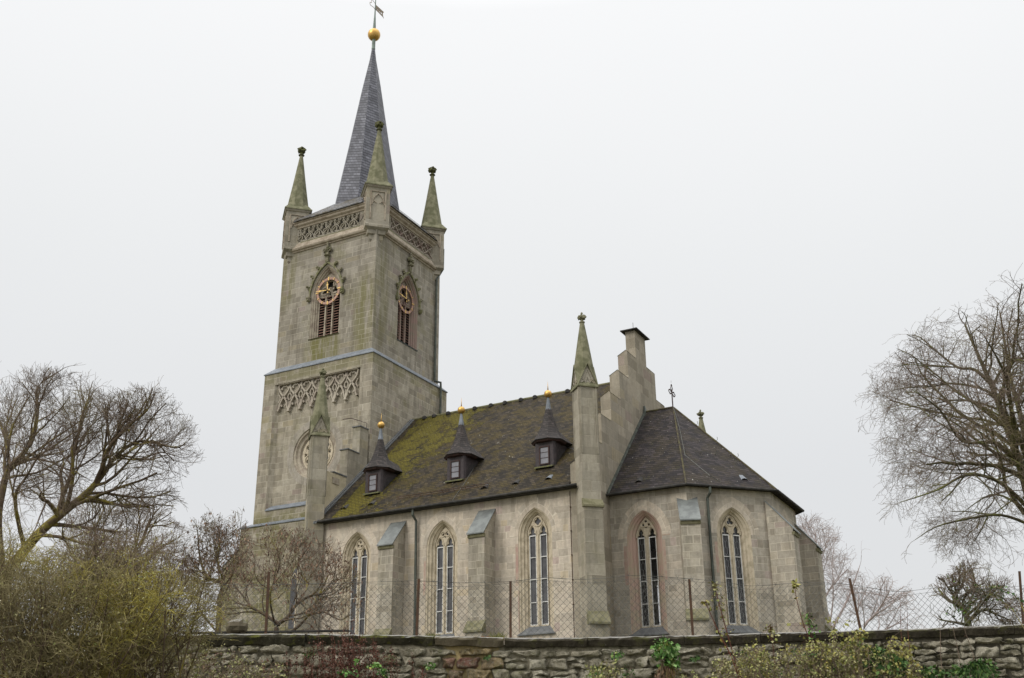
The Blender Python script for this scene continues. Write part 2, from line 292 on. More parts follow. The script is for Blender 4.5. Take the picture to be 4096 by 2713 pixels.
# ---------------------------------------------------------------- object helpers
ORG = {}
def thing(name, label, cat, loc=(0, 0, 0), group=None):
    o = bpy.data.objects.new(name, None); COL.objects.link(o); o.location = loc; ORG[o.name] = Vector(loc)
    o.empty_display_size = .5; o['label'] = label; o['category'] = cat
    if group: o['group'] = group
    return o
def tag(o, label, cat, group=None):
    o['label'] = label; o['category'] = cat
    if group: o['group'] = group
    return o
class MB:
    def __init__(s): s.v = []; s.f = []; s.m = []; s.cuv = {}
    def pt(s, p): s.v.append(Vector(p)); return len(s.v)-1
    def face(s, pts, mi=0, uv=None):
        i0 = len(s.v); s.v.extend(Vector(p) for p in pts); s.f.append(tuple(range(i0, i0+len(pts)))); s.m.append(mi)
        if uv: s.cuv[len(s.f)-1] = uv
    def box(s, x0, y0, z0, x1, y1, z1, mi=0):
        s.hexa([(x0, y0, z0), (x1, y0, z0), (x1, y1, z0), (x0, y1, z0), (x0, y0, z1), (x1, y0, z1), (x1, y1, z1), (x0, y1, z1)], mi)
    def hexa(s, P, mi=0):
        for q in ((0, 3, 2, 1), (4, 5, 6, 7), (0, 1, 5, 4), (1, 2, 6, 5), (2, 3, 7, 6), (3, 0, 4, 7)): s.face([P[i] for i in q], mi)
    def prism(s, ring, d, mi=0, cap=True):
        d = Vector(d); a = [Vector(p) for p in ring]; b = [p+d for p in a]; n = len(a)
        for i in range(n): j = (i+1) % n; s.face([a[i], a[j], b[j], b[i]], mi)
        if cap: s.face(list(reversed(a)), mi); s.face(b, mi)
    def loft(s, rings, mi=0, closed=True, cap0=False, cap1=False):
        for A, B in zip(rings, rings[1:]):
            n = len(A)
            for i in range(n if closed else n-1):
                j = (i+1) % n; s.face([A[i], A[j], B[j], B[i]], mi)
        if cap0: s.face(list(reversed(rings[0])), mi)
        if cap1: s.face(rings[-1], mi)
    def ngon(s, c, r, z, n, ph=0):
        return [Vector((c[0]+r*math.cos(ph+2*PI*i/n), c[1]+r*math.sin(ph+2*PI*i/n), z)) for i in range(n)]
    def lathe(s, c, prof, n=12, ph=0, mi=0):
        s.loft([s.ngon(c, max(r, .0005), z, n, ph) for r, z in prof], mi, True, True, True)
    def sphere(s, c, r, n=20, sz=1, mi=0):
        s.lathe(c, [(r*math.sin(PI*k/12), c[2]-sz*r*math.cos(PI*k/12)) for k in range(13)], n, 0, mi)
    def tube(s, pts, r, n=6, mi=0, cap=True):
        pts = [Vector(p) for p in pts]; rr = r if isinstance(r, (list, tuple)) else [r]*len(pts); rings = []
        for i, p in enumerate(pts):
            d = (pts[min(i+1, len(pts)-1)]-pts[max(i-1, 0)]).normalized()
            a = Vector((0, 0, 1)) if abs(d.z) < .9 else Vector((1, 0, 0))
            u = d.cross(a).normalized(); w_ = d.cross(u)
            rings.append([p+(u*math.cos(2*PI*k/n)+w_*math.sin(2*PI*k/n))*rr[i] for k in range(n)])
        s.loft(rings, mi, True, cap, cap)
    def blob(s, c, r, seed=0, amp=.35, sc=(1, 1, 1), mi=0, n=8):
        c = Vector(c); rings = []
        for k in range(1, 6):
            th = PI*k/6; ring = []
            for i in range(n):
                a = 2*PI*i/n; d = Vector((math.sin(th)*math.cos(a), math.sin(th)*math.sin(a), -math.cos(th)))
                q = 1+amp*noise.noise(d*2.3+Vector((seed*3.1, seed*1.7, 0)))*2
                ring.append(c+Vector((d.x*sc[0], d.y*sc[1], d.z*sc[2]))*r*q)
            rings.append(ring)
        s.loft(rings, mi, True, True, True)
    def build(s, name, mat, parent=None, smooth=False, kind=None, label=None):
        me = bpy.data.meshes.new(name); o_ = ORG[root(parent).name] if parent else Vector((0, 0, 0))
        me.from_pydata([v-o_ for v in s.v], [], s.f)
        for m_ in (mat if isinstance(mat, (list, tuple)) else [mat]): me.materials.append(m_)
        if any(s.m): me.polygons.foreach_set('material_index', s.m)
        uvl = me.uv_layers.new(name='UVMap')
        for p_ in me.polygons:
            c = s.cuv.get(p_.index)
            if c:
                for li, q in zip(p_.loop_indices, c): uvl.data[li].uv = q
                continue
            nrm = p_.normal
            t = Vector((-nrm.y, nrm.x, 0))
            if t.length < .12: t = Vector((1, 0, 0))
            t.normalize()
            # one tangent direction for opposite faces
            if t.x < -1e-4 or (abs(t.x) < 1e-4 and t.y < 0): t = -t
            b = nrm.cross(t)
            if b.z < 0: b = -b
            for li in p_.loop_indices:
                co = s.v[me.loops[li].vertex_index]; uvl.data[li].uv = (co.dot(t), co.dot(b))
        if smooth:
            bm = bmesh.new(); bm.from_mesh(me); bmesh.ops.remove_doubles(bm, verts=bm.verts, dist=1e-4)
            bmesh.ops.recalc_face_normals(bm, faces=bm.faces); bm.to_mesh(me); bm.free()
            me.polygons.foreach_set('use_smooth', [True]*len(me.polygons))
        o = bpy.data.objects.new(name, me); COL.objects.link(o)
        if parent: o.parent = parent
        else: ORG[o.name] = Vector((0, 0, 0))
        if kind: o['kind'] = kind
        if label: o['label'] = label
        return o
def root(o):
    while o.parent: o = o.parent
    return o
class Frame:
    """wall plane: s along the wall, z up, d outwards"""
    def __init__(f, o, t, n): f.o = Vector(o); f.t = Vector(t).normalized(); f.n = Vector(n).normalized()
    def p(f, s, z, d=0): return f.o + f.t*s + f.n*d + Vector((0, 0, z))
def arch(c, a, h, z0, zs, n=9):
    """closed outline of a pointed opening, counterclockwise from bottom left"""
    Rr = (a*a+h*h)/(2*a); th = math.asin(min(1, h/Rr)); r = [(c-a, z0), (c+a, z0)]
    for k in range(n+1):
        t = th*k/n; r.append((c+a-Rr+Rr*math.cos(t), zs+Rr*math.sin(t)))
    for k in range(n-1, -1, -1):
        t = th*k/n; r.append((c-a+Rr-Rr*math.cos(t), zs+Rr*math.sin(t)))
    return r
def plate(mb, F, outer, holes, d0, d1, mi=0, back=False):
    """flat plate with holes between depths d0 (front) and d1 (back)"""
    loops = [[Vector((x, z, 0)) for x, z in outer]]+[[Vector((x, z, 0)) for x, z in h] for h in holes]
    flat = [v for l in loops for v in l]
    for tri in tessellate_polygon(loops):
        mb.face([F.p(flat[i].x, flat[i].y, d0) for i in tri], mi)
    if d1 is not None:
        for l in loops:
            n = len(l)
            for i in range(n):
                j = (i+1) % n; mb.face([F.p(l[i].x, l[i].y, d0), F.p(l[j].x, l[j].y, d0), F.p(l[j].x, l[j].y, d1), F.p(l[i].x, l[i].y, d1)], mi)
def rib(mb, F, path, wd, d0, d1, closed=False, mi=0):
    """raised rib of square section along a path on the wall"""
    P = [Vector(q) for q in path]; n = len(P); Lf, Rg = [], []
    for i in range(n):
        a = P[(i-1) % n] if (closed or i > 0) else P[i]; b = P[(i+1) % n] if (closed or i < n-1) else P[i]
        d = (b-a); d = d.normalized() if d.length > 1e-6 else Vector((1, 0)); q = Vector((-d.y, d.x))*wd/2
        Lf.append(P[i]+q); Rg.append(P[i]-q)
    for i in range(n if closed else n-1):
        j = (i+1) % n; A, B, C, D = Lf[i], Lf[j], Rg[j], Rg[i]
        mb.face([F.p(*A, d1), F.p(*B, d1), F.p(*C, d1), F.p(*D, d1)], mi)
        mb.face([F.p(*A, d1), F.p(*B, d1), F.p(*B, d0), F.p(*A, d0)], mi)
        mb.face([F.p(*D, d1), F.p(*C, d1), F.p(*C, d0), F.p(*D, d0)], mi)
def circ(c, z, r, n=16, a0=0, a1=2*PI):
    full = abs(a1-a0-2*PI) < 1e-6
    return [(c+r*math.cos(a0+(a1-a0)*k/(n if full else n-1)), z+r*math.sin(a0+(a1-a0)*k/(n if full else n-1))) for k in range(n)]
def foil(c, z, r, k, ph=PI/2, n=7):
    """outline of a k-lobed foil"""
    pts = []; ro = r*(.50 if k == 4 else .52); rl = r-ro; h = PI/k
    q = ro*math.cos(h)+math.sqrt(max(rl*rl-(ro*math.sin(h))**2, 1e-6)); span = math.atan2(q*math.sin(h), q*math.cos(h)-ro)*.96
    for i in range(k):
        a = ph+2*PI*i/k
        for j in range(n):
            b = a-span+2*span*j/(n-1)
            pts.append((c+ro*math.cos(a)+rl*math.cos(b), z+ro*math.sin(a)+rl*math.sin(b)))
    return pts
# ================================================================ CHURCH
TX0, TX1, TY0, TY1, ZT = -20.648, -13.218, 3.918, 11.479, 17.902
UX0, UX1, UY0, UY1, ZU, ZC = -20.267, -13.593, 4.301, 11.10, 18.303, 25.603
CW = 15.401; YA = CW/2; TCX, TCY = -16.93, 7.70
XE0, XE1 = .10, .60; EAVE = 7.78; RIDGE = 15.097; VX = -13.1
AX, AR = 2.126, 5.616; AW = AR-.3/math.cos(PI/8); AAP = AW*math.cos(PI/8); ZEA, ZAP = 7.94, 13.245
church = thing('church', 'grey sandstone church with tall slated spire, mossy nave roof and polygonal chancel', 'church', (-6, YA, 1))
FS = Frame((0, 0, 0), (1, 0, 0), (0, -1, 0)); FN = Frame((0, CW, 0), (1, 0, 0), (0, 1, 0))
FT = Frame((0, TY0, 0), (1, 0, 0), (0, -1, 0)); FU = Frame((0, UY0, 0), (1, 0, 0), (0, -1, 0))
FUE = Frame((UX1, 0, 0), (0, 1, 0), (1, 0, 0))
ctr = Vector((AX, YA, 0))
def rad(deg): return Vector((math.cos(R(deg)), math.sin(R(deg)), 0))
def wallframe(deg): n_ = rad(deg); return Frame(ctr+n_*AAP, (-n_.y, n_.x, 0), n_)
FA = Frame((0, YA-AAP, 0), (1, 0, 0), (0, -1, 0)); FSE = wallframe(-45); FE = wallframe(0); FNE = wallframe(45)
FAN = Frame((0, YA+AAP, 0), (1, 0, 0), (0, 1, 0))
Z0, ZS = 1.93, 5.97
def opening(c): return arch(c, .8, 1.15, Z0, ZS)
def window(F, c, kind, stone, glass, parent=church, simple=False, gl2=None):
    mb = MB()
    prof = [(.80, .0), (.78, -.03), (.735, -.035), (.70, -.10), (.64, -.135), (.62, -.135), (.60, -.20), (.535, -.245), (.515, -.245), (.50, -.31), (.43, -.34)]
    rings = []
    for a, d in prof:
        h = 1.15-(.8-a)*.73; rings.append([F.p(x, z, d) for x, z in arch(c, a, h, Z0, ZS)])
    mb.loft(rings, 0, True)
    win = mb.build('window', stone, parent)
    # tracery plate: two lights with cusped heads and a figure above
    t = MB(); holes = []
    for sx in (-.262, .262):
        q = [(-.165, 2.26), (.165, 2.26), (.165, 6.05), (.13, 6.085), (.075, 6.10), (.10, 6.16), (.10, 6.23), (.06, 6.31), (0, 6.37), (-.06, 6.31), (-.10, 6.23), (-.10, 6.16), (-.075, 6.10), (-.13, 6.085), (-.165, 6.05)]
        holes.append([(c+sx*.98+x, z) for x, z in q])
    if kind == 'quatre': figs = [foil(c, 6.575, .155, 4)]
    elif kind == 'trefoil': figs = [foil(c, 6.56, .17, 3)]
    elif kind == 'stars': figs = [foil(c, 6.68, .062, 4), foil(c-.13, 6.53, .062, 4, PI/4), foil(c+.13, 6.53, .062, 4, PI/4), [(c-.09, 6.45), (c+.09, 6.45), (c+.03, 6.40), (c, 6.36), (c-.03, 6.40)]]
    elif kind == 'wheel':
        figs = []
        for k in range(3):
            a0 = PI/2+k*2*PI/3; figs.append([(c+r_*math.cos(a0+a_), 6.56+r_*math.sin(a0+a_)) for r_, a_ in ((.045, -.3), (.10, -.75), (.155, -.55), (.165, .1), (.14, .55), (.115, .1), (.07, .3))])
    else: figs = [[(c+sg*x, z) for x, z in ((.05, 6.52), (.10, 6.47), (.17, 6.49), (.165, 6.55), (.11, 6.58), (.075, 6.63), (.055, 6.60))] for sg in (-1, 1)]+[[(c-.07, 6.44), (c+.07, 6.44), (c, 6.37)]]
    holes += figs
    plate(t, F, arch(c, .435, .885, 2.2, ZS), holes, -.27, -.37)
    for sx in (-.262, .262):
        cx_ = c+sx*.98
        rib(t, F, [(cx_-.19, 6.0), (cx_-.185, 6.14), (cx_-.13, 6.30), (cx_, 6.44), (cx_+.13, 6.30), (cx_+.185, 6.14), (cx_+.19, 6.0)], .035, -.27, -.235)
    if kind in ('quatre', 'trefoil', 'wheel'): rib(t, F, circ(c, 6.57, .205, 18), .035, -.27, -.235, True)
    elif kind == 'stars':
        for q in ((c, 6.68), (c-.13, 6.53), (c+.13, 6.53)): rib(t, F, circ(*q, .095, 12), .025, -.27, -.24, True)
    else:
        for sg in (-1, 1): rib(t, F, circ(c+sg*.115, 6.55, .115, 12), .028, -.27, -.24, True)
    rib(t, F, [(c, 2.26), (c, 6.0)], .06, -.27, -.225)
    t.build('tracery', M['tracery'], win)
    fr = MB()
    for sx in (-.262, .262):
        cx_ = c+sx*.98
        o_ = [(cx_-.175, 2.25), (cx_+.175, 2.25), (cx_+.175, 6.0), (cx_-.175, 6.0)]; i_ = [(cx_-.132, 2.30), (cx_+.132, 2.30), (cx_+.132, 5.955), (cx_-.132, 5.955)]
        plate(fr, F, o_, [i_], -.285, -.33)
        for z in (5.06, 4.14, 3.19): fr.hexa([F.p(cx_-.134, z-.017, -.33), F.p(cx_+.134, z-.017, -.33), F.p(cx_+.134, z-.017, -.288), F.p(cx_-.134, z-.017, -.288), F.p(cx_-.134, z+.017, -.33), F.p(cx_+.134, z+.017, -.33), F.p(cx_+.134, z+.017, -.288), F.p(cx_-.134, z+.017, -.288)])
    fr.build('window_frame', M['white'], win)
    for sx, gm in ((-1, glass), (1, gl2 or glass)):
        g = MB(); a_, b_ = (c-.44, c) if sx < 0 else (c, c+.44)
        g.face([F.p(a_, 2.2, -.345), F.p(b_, 2.2, -.345), F.p(b_, 6.9, -.345), F.p(a_, 6.9, -.345)])
        g.build('glass', gm, win)
    sl = MB(); sl.hexa([F.p(c-.82, 1.84, -.02), F.p(c+.82, 1.84, -.02), F.p(c+.47, 2.16, -.33), F.p(c-.47, 2.16, -.33), F.p(c-.85, 1.88, .09), F.p(c+.85, 1.88, .09), F.p(c+.45, 2.24, -.30), F.p(c-.45, 2.24, -.30)])
    sl.hexa([F.p(c-.85, 1.84, .0), F.p(c+.85, 1.84, .0), F.p(c+.85, 1.84, .10), F.p(c-.85, 1.84, .10), F.p(c-.85, 1.885, 0), F.p(c+.85, 1.885, 0), F.p(c+.85, 1.885, .10), F.p(c-.85, 1.885, .10)])
    sl.build('sill', M['slatesill'], win)
    # voussoirs a few mm proud of the wall
    vs = MB(); N = 26
    def ar(a, h):
        Rr = (a*a+h*h)/(2*a); th = math.asin(min(1, h/Rr)); half = [(a-Rr+Rr*math.cos(th*k/N), Rr*math.sin(th*k/N)) for k in range(N+1)]
        return [(c+x, ZS+z) for x, z in half]+[(c-x, ZS+z) for x, z in reversed(half[:-1])]
    A = ar(.80, 1.15); B = ar(1.22, 1.62); acc = 0
    for i in range(len(A)-1):
        d_ = (Vector(A[i+1])-Vector(A[i])).length*1.2
        vs.face([F.p(*A[i], .005), F.p(*B[i], .005), F.p(*B[i+1], .005), F.p(*A[i+1], .005)], 0, [(acc+c*3, .1), (acc+c*3, .52), (acc+d_+c*3, .52), (acc+d_+c*3, .1)]); acc += d_
    vs.build('voussoir_ring', M['vous'], win)
    return win
# ---- nave walls
mb = MB()
S_WIN = [(-10.87, 'wheel'), (-6.27, 'mouchette'), (-1.67, 'quatre')]
plate(mb, FS, [(-13.6, .3), (XE0, .3), (XE0, 8.02), (-13.6, 8.02)], [opening(c) for c, _ in S_WIN], 0, None)
mb.build('nave_wall', M['nave'], church); mb = MB()
plate(mb, FN, [(-13.6, .3), (XE0, .3), (XE0, 8.02), (-13.6, 8.02)], [opening(c) for c, _ in S_WIN], 0, None)
mb.build('nave_wall', M['nave'], church)
for (c, k), st in zip(S_WIN, (M['mould'], M['mould'], M['mould'])): window(FS, c, k, st, M['glass'])
for c, k in S_WIN: window(FN, c, k, M['mould'], M['clear'])
# red weathered strips beside the third window
RQ = m_plain('red_quoin_stone', (.40, .27, .225), (.44, .36, .28), 3, .9)
for x0, x1, z0, z1 in ((-2.61, -2.48, 3.9, 5.65), (-2.50, -2.465, 2.0, 3.7), (-7.2, -7.09, 3.9, 5.4)): mb = MB(); mb.face([FS.p(x0, z0, .004), FS.p(x1, z0, .004), FS.p(x1, z1, .004), FS.p(x0, z1, .004)]); mb.build('reddish_quoin', RQ, church)
for F_, x0, x1, z0, z1 in ((FA, 1.17, 1.33, 4.0, 5.65), (FA, 2.95, 3.07, 4.05, 5.75), (FA, 2.93, 3.3, 5.92, 6.06), (FSE, -.88, -.75, 4.3, 5.6)): mb = MB(); mb.face([F_.p(x0, z0, .0045), F_.p(x1, z0, .0045), F_.p(x1, z1, .0045), F_.p(x0, z1, .0045)]); mb.build('reddish_quoin', RQ, church)
# ---- chancel walls
mb = MB(); zt = 8.12
cx1 = AX+AW*math.sin(PI/8); hs = AW*math.sin(PI/8)
plate(mb, FA, [(XE1, .3), (cx1, .3), (cx1, zt), (XE1, zt)], [opening(2.14)], 0, None)
plate(mb, FSE, [(-hs, .3), (hs, .3), (hs, zt), (-hs, zt)], [opening(.06)], 0, None)
plate(mb, FE, [(-hs, .3), (hs, .3), (hs, zt), (-hs, zt)], [opening(0)], 0, None)
plate(mb, FNE, [(-hs, .3), (hs, .3), (hs, zt), (-hs, zt)], [], 0, None)
plate(mb, FAN, [(XE1, .3), (cx1, .3), (cx1, zt), (XE1, zt)], [], 0, None)
mb.build('chancel_wall', M['chancel'], church)
window(FA, 2.14, 'stars', M['mouldred'], M['leaded'], gl2=M['clear'])
window(FSE, .06, 'trefoil', M['mould'], M['leaded'])
window(FE, 0, 'quatre', M['mould'], M['leaded'])
# ---- stepped gables
def gable(x0, x1, steps, mat, name, archhole=None, low=8.6):
    """steps: list of (y_from, eave z) on the south side, mirrored about the axis, last one is the stack"""
    mb = MB(); xm = x1-.07; n = len(steps)
    for i, (y, z) in enumerate(steps):
        yn = steps[i+1][0] if i+1 < n else YA
        for sg in ((1, -1) if i+1 < n else (1,)):
            a, b = (y, yn) if sg > 0 else (CW-yn, CW-y)
            if i+1 == n: a, b = y, CW-y
            zb = low if i else .3
            if i == 0: zb = low
            for xx in (x0, x1): mb.face([(xx, a, zb), (xx, b, zb), (xx, b, z), (xx, a, z)])
            for yy in (a, b): mb.face([(x0, yy, zb), (x1, yy, zb), (x1, yy, z), (x0, yy, z)])
            if i+1 < n:
                mb.face([(x0-.03, a-.02, z), (x0-.03, b+.02, z), (xm, b+.02, z+.25), (xm, a-.02, z+.25)], 1); mb.face([(x1+.012, a-.02, z+.17), (x1+.012, b+.02, z+.17), (xm, b+.02, z+.25), (xm, a-.02, z+.25)], 1)
                for yy in (a, b): mb.face([(x0, yy, z), (x1, yy, z), (x1, yy, z+.17), (xm, yy, z+.25)])
                mb.face([(x1, a, z), (x1, b, z), (x1, b, z+.17), (x1, a, z+.17)])
            else: mb.face([(x0, a, z), (x1, a, z), (x1, b, z), (x0, b, z)])
    for xx in (x0, x1):
        F_ = Frame((xx, 0, 0), (0, 1, 0), (1, 0, 0)); y0_ = steps[0][0]
        plate(mb, F_, [(y0_, .3), (CW-y0_, .3), (CW-y0_, low), (y0_, low)], archhole or [], 0, (x0-x1 if (archhole and xx == x1) else None))
    return mb.build(name, [mat, M['ledge']], church)
ES = [(-.08, 8.75), (1.09, 10.02), (2.27, 11.42), (3.47, 12.83), (4.68, 14.28), (5.85, 15.70), (7.0, 17.40)]
g = gable(XE0, XE1, ES, M['gable'], 'chancel_gable', [arch(YA, 2.6, 3.2, .5, 4.6)], low=8.6)
mb = MB(); mb.box(XE0-.2, 6.80, 17.402, XE1+.2, CW-6.80, 17.45); mb.build('stack_cap', M['gutter'], g)
mb = MB(); mb.tube([(.35, YA-.2, 17.45), (.35, YA-.2, 18.05)], .012, 4); mb.build('lightning_rod', M['iron'], g)
WS = [(-.05, 8.75), (1.0, 10.5), (2.02, 11.95), (2.98, 13.42), (3.7, 13.44)]
mb = MB()
for (a, z), (b, _) in zip(WS, WS[1:]): mb.box(-13.62, a, .3, -13.16, b, z)
for (a, z), (b, _) in zip(WS[1:], WS[2:]):
    mb.hexa([(-13.66, a-.05, z), (-13.12, a-.05, z), (-13.12, b, z), (-13.66, b, z), (-13.66, a-.05, z+.05), (-13.12, a-.05, z+.05), (-13.12, b, z+.05), (-13.66, b, z+.05)], 1)
wg = mb.build('west_gable', [M['pinn'], M['slatesill']], church)
mb = MB(); mb.face([(-13.155, .2, 8.2), (-13.155, 2.0, 8.2), (-13.155, 2.0, 10.45), (-13.155, .2, 10.45)]); mb.build('plastered_patch', M['plaster'], wg)
mb = MB(); mb.box(-13.155, .88, 9.95, -13.13, 1.42, 10.25); mb.build('stone_tablet', M['cornice'], wg)
# ---- nave roof
sl = (RIDGE-EAVE)/(YA+.35)
def rz(y): return EAVE+(y+.35)*sl
nrm = Vector((0, -sl, 1)).normalized()
def slab(mb, pts, th=.07):
    n_ = (Vector(pts[1])-Vector(pts[0])).cross(Vector(pts[-1])-Vector(pts[0])).normalized()
    if n_.z < 0: n_ = -n_
    top = [Vector(p) for p in pts]; bot = [p-n_*th for p in top]; mb.face(top)
    for i in range(len(top)): j = (i+1) % len(top); mb.face([top[i], top[j], bot[j], bot[i]])
    mb.face(bot)
mb = MB(); K = 14
for k in range(K):     # slight sag and waver of the old roof, one sheet per strip
    xa_, xb_ = VX+(XE0-VX)*k/K, VX+(XE0-VX)*(k+1)/K
    for j in range(10):
        ya_, yb_ = -.35+(YA+.35)*j/10, -.35+(YA+.35)*(j+1)/10
        f = lambda x, y: (x, y, rz(y)+.035*noise.noise(Vector((x*.35, y*.5, 1)))*math.sin(PI*(y+.35)/(YA+.35)))
        mb.face([f(xa_, ya_), f(xb_, ya_), f(xb_, yb_), f(xa_, yb_)])
slab(mb, [(VX, CW+.35, EAVE), (XE0, CW+.35, EAVE), (XE0, YA, RIDGE), (VX, YA, RIDGE)])
mb.face([(VX, -.35, EAVE-.02), (XE0, -.35, EAVE-.02), (XE0, 0, EAVE-.02), (VX, 0, EAVE-.02)])
roof = mb.build('nave_roof', M['roof'], church)
mb = MB(); mb.tube([(VX, YA, RIDGE-.02), (XE0, YA, RIDGE-.02)], .085, 8); mb.build('ridge_tile', m_plain('mossy_ridge', (.17, .16, .09), (.09, .09, .04), 3, .9), roof)
for i, x in enumerate((-12.2, -11.58, -10.68, -9.87, -9.01, -8.01, -7.16, -6.2, -5.37, -4.51, -3.48, -1.9)):
    mb = MB(); mb.lathe((x, YA-.14, RIDGE-.16), [(.13, RIDGE-.16), (.13, RIDGE-.02), (.09, RIDGE+.03), (.03, RIDGE+.06)], 8); mb.build('ridge_vent', M['gutter'], roof)
for x, y in ((-10.39, .28), (-11.95, .28), (-4.29, .24), (-2.72, .23), (-1.11, .22)):
    mb = MB(); z = rz(y); 
    mb.loft([[Vector((x+.17*math.cos(a), y-.02, z+.0+.11*math.sin(a))) for a in [PI*k/6 for k in range(7)]], [Vector((x+.10*math.cos(a), y+.32, rz(y+.32)+.02*math.sin(a))) for a in [PI*k/6 for k in range(7)]]], 0, False)
    mb.build('roof_vent', M['gutter'] if x < -2 else M['lead'], roof)
# verge flashing along the west gable
mb = MB()
for d0, d1, hh in ((0, .14, .10), (.17, .26, .06)):
    mb.hexa([(VX-.05+d0, -.5, rz(-.5)+.01), (VX-.05+d1, -.5, rz(-.5)+.01), (VX-.05+d1, YA-.1, rz(YA-.1)+.01), (VX-.05+d0, YA-.1, rz(YA-.1)+.01), (VX-.05+d0, -.5, rz(-.5)+.01+hh), (VX-.05+d1, -.5, rz(-.5)+.01+hh), (VX-.05+d1, YA-.1, rz(YA-.1)+.01+hh), (VX-.05+d0, YA-.1, rz(YA-.1)+.01+hh)])
mb.build('verge_flashing', M['slatesill'], roof)
# eaves gutter
mb = MB(); 
def gutterline(mb, pts): mb.tube(pts, .06, 8)
gutterline(mb, [(VX-.1, -.40, EAVE-.03), (.50, -.40, EAVE-.03)]); mb.box(VX-.02, -.36, EAVE-.10, .45, -.02, EAVE-.035)
mb.build('eaves_gutter', M['gutter'], church)
# snow guard
mb = MB(); y = .33; zz = rz(y)
for hh in (.06, .16): mb.tube([(-8.93, y-.08, zz+hh), (-4.1, y-.08, zz+hh)], .014, 4)
for k in range(9):
    x = -8.9+k*.6; mb.tube([(x, y+.1, rz(y+.1)), (x, y-.08, zz+.2)], .012, 4)
for k in range(60): mb.tube([(-8.9+k*.08, y-.08, zz+.05), (-8.9+k*.08, y-.08, zz+.16)], .006, 3, cap=False)
mb.build('snow_guard', M['rust'], roof)
mb = MB()
mb.tube([(-5.9, 2.45, rz(2.45)+.03), (-5.78, 1.7, rz(1.7)+.03), (-5.66, .8, rz(.8)+.03), (-5.58, -.3, rz(-.3)+.03)], .012, 4)
mb.tube([(-1.3, 2.5, rz(2.5)+.04), (-.7, 2.15, rz(2.15)+.03), (-.2, 1.9, rz(1.9)+.03), (.05, 1.85, rz(1.85)+.03)], .012, 4)
mb.build('lightning_wire', M['wire'], roof)
# ---- chancel roof
mb = MB()
e1 = [ctr+rad(a)*AR for a in (-67.5, -22.5, 22.5, 67.5)]; ys = YA-AR*math.cos(PI/8)
P = lambda v, z: Vector((v.x, v.y, z))
ap = Vector((AX, YA, ZAP)); rl_ = Vector((XE1, YA, ZAP)); sw = Vector((XE1-.02, ys, ZEA)); nw = Vector((XE1, CW-ys, ZEA))
def subq(a, b, c, d, n=8):
    for i in range(n):
        for j in range(6):
            g_ = lambda s_, t_: (a.lerp(b, s_)).lerp(d.lerp(c, s_), t_)
            mb.face([g_(i/n, j/6), g_((i+1)/n, j/6), g_((i+1)/n, (j+1)/6), g_(i/n, (j+1)/6)])
subq(sw, P(e1[0], ZEA), ap, rl_)
for i in range(3): mb.face([P(e1[i], ZEA), P(e1[i+1], ZEA), ap])
mb.face([P(e1[3], ZEA), nw, rl_, ap])
for a, b in ((sw, P(e1[0], ZEA)), (P(e1[0], ZEA), P(e1[1], ZEA)), (P(e1[1], ZEA), P(e1[2], ZEA)), (P(e1[2], ZEA), P(e1[3], ZEA))):
    inn = lambda v: Vector((AX+(v.x-AX)*.9 if v.x > 1 else v.x, YA+(v.y-YA)*.9, ZEA-.03)); mb.face([a-Vector((0, 0, .03)), b-Vector((0, 0, .03)), inn(b), inn(a)])
aroof = mb.build('chancel_roof', M['roofa'], church)
mb = MB()
for i in range(4): mb.tube([P(e1[i], ZEA+.02), ap], .045, 5)
mb.tube([rl_, ap], .06, 6); mb.build('hip_tile', m_plain('brown_hip', (.055, .045, .03), (.10, .09, .04), 4, .9), aroof)
mb = MB(); mb.hexa([(XE1-.01, YA-.28, ZAP-.28), (XE1+.16, YA-.28, ZAP-.28), (XE1+.16, YA+.28, ZAP-.28), (XE1-.01, YA+.28, ZAP-.28), (XE1-.01, YA-.05, ZAP+.32), (XE1+.06, YA-.05, ZAP+.32), (XE1+.06, YA+.05, ZAP+.32), (XE1-.01, YA+.05, ZAP+.32)])
mb.hexa([(XE1, ys, ZEA+.02), (XE1+.12, ys, ZEA+.02), (XE1+.12, YA-.2, ZAP-.18), (XE1, YA-.2, ZAP-.18), (XE1, ys, ZEA+.10), (XE1+.10, ys, ZEA+.10), (XE1+.10, YA-.2, ZAP-.1), (XE1, YA-.2, ZAP-.1)])
mb.build('gable_flashing', M['pipe'], aroof)
mb = MB(); mb.tube([sw+Vector((-.05, -.04, -.03))]+[P(v, ZEA-.03)+(v-ctr).normalized()*.05 for v in e1]+[nw], .058, 8); mb.build('eaves_gutter', M['gutter'], church)
for F_, s_, y_ in ((FA, 1.95, .3), (FSE, .9, .3)):
    mb = MB(); slp = (ZAP-ZEA)/(AR*math.cos(PI/8))
    zz = ZEA+(.0)*slp; d0 = .3-.25
    def q_(s, d, z): return F_.p(s, z, d)
    d_ = .3-.45; zb = ZEA+.45*slp
    mb.loft([[F_.p(s_+.16*math.cos(a), zb+.10*math.sin(a), d_) for a in [PI*k/6 for k in range(7)]], [F_.p(s_+.1*math.cos(a), zb+.3*slp+.02*math.sin(a), d_-.3) for a in [PI*k/6 for k in range(7)]]], 0, False)
    mb.build('roof_vent', M['gutter'] if F_ is FA else M['lead'], aroof)
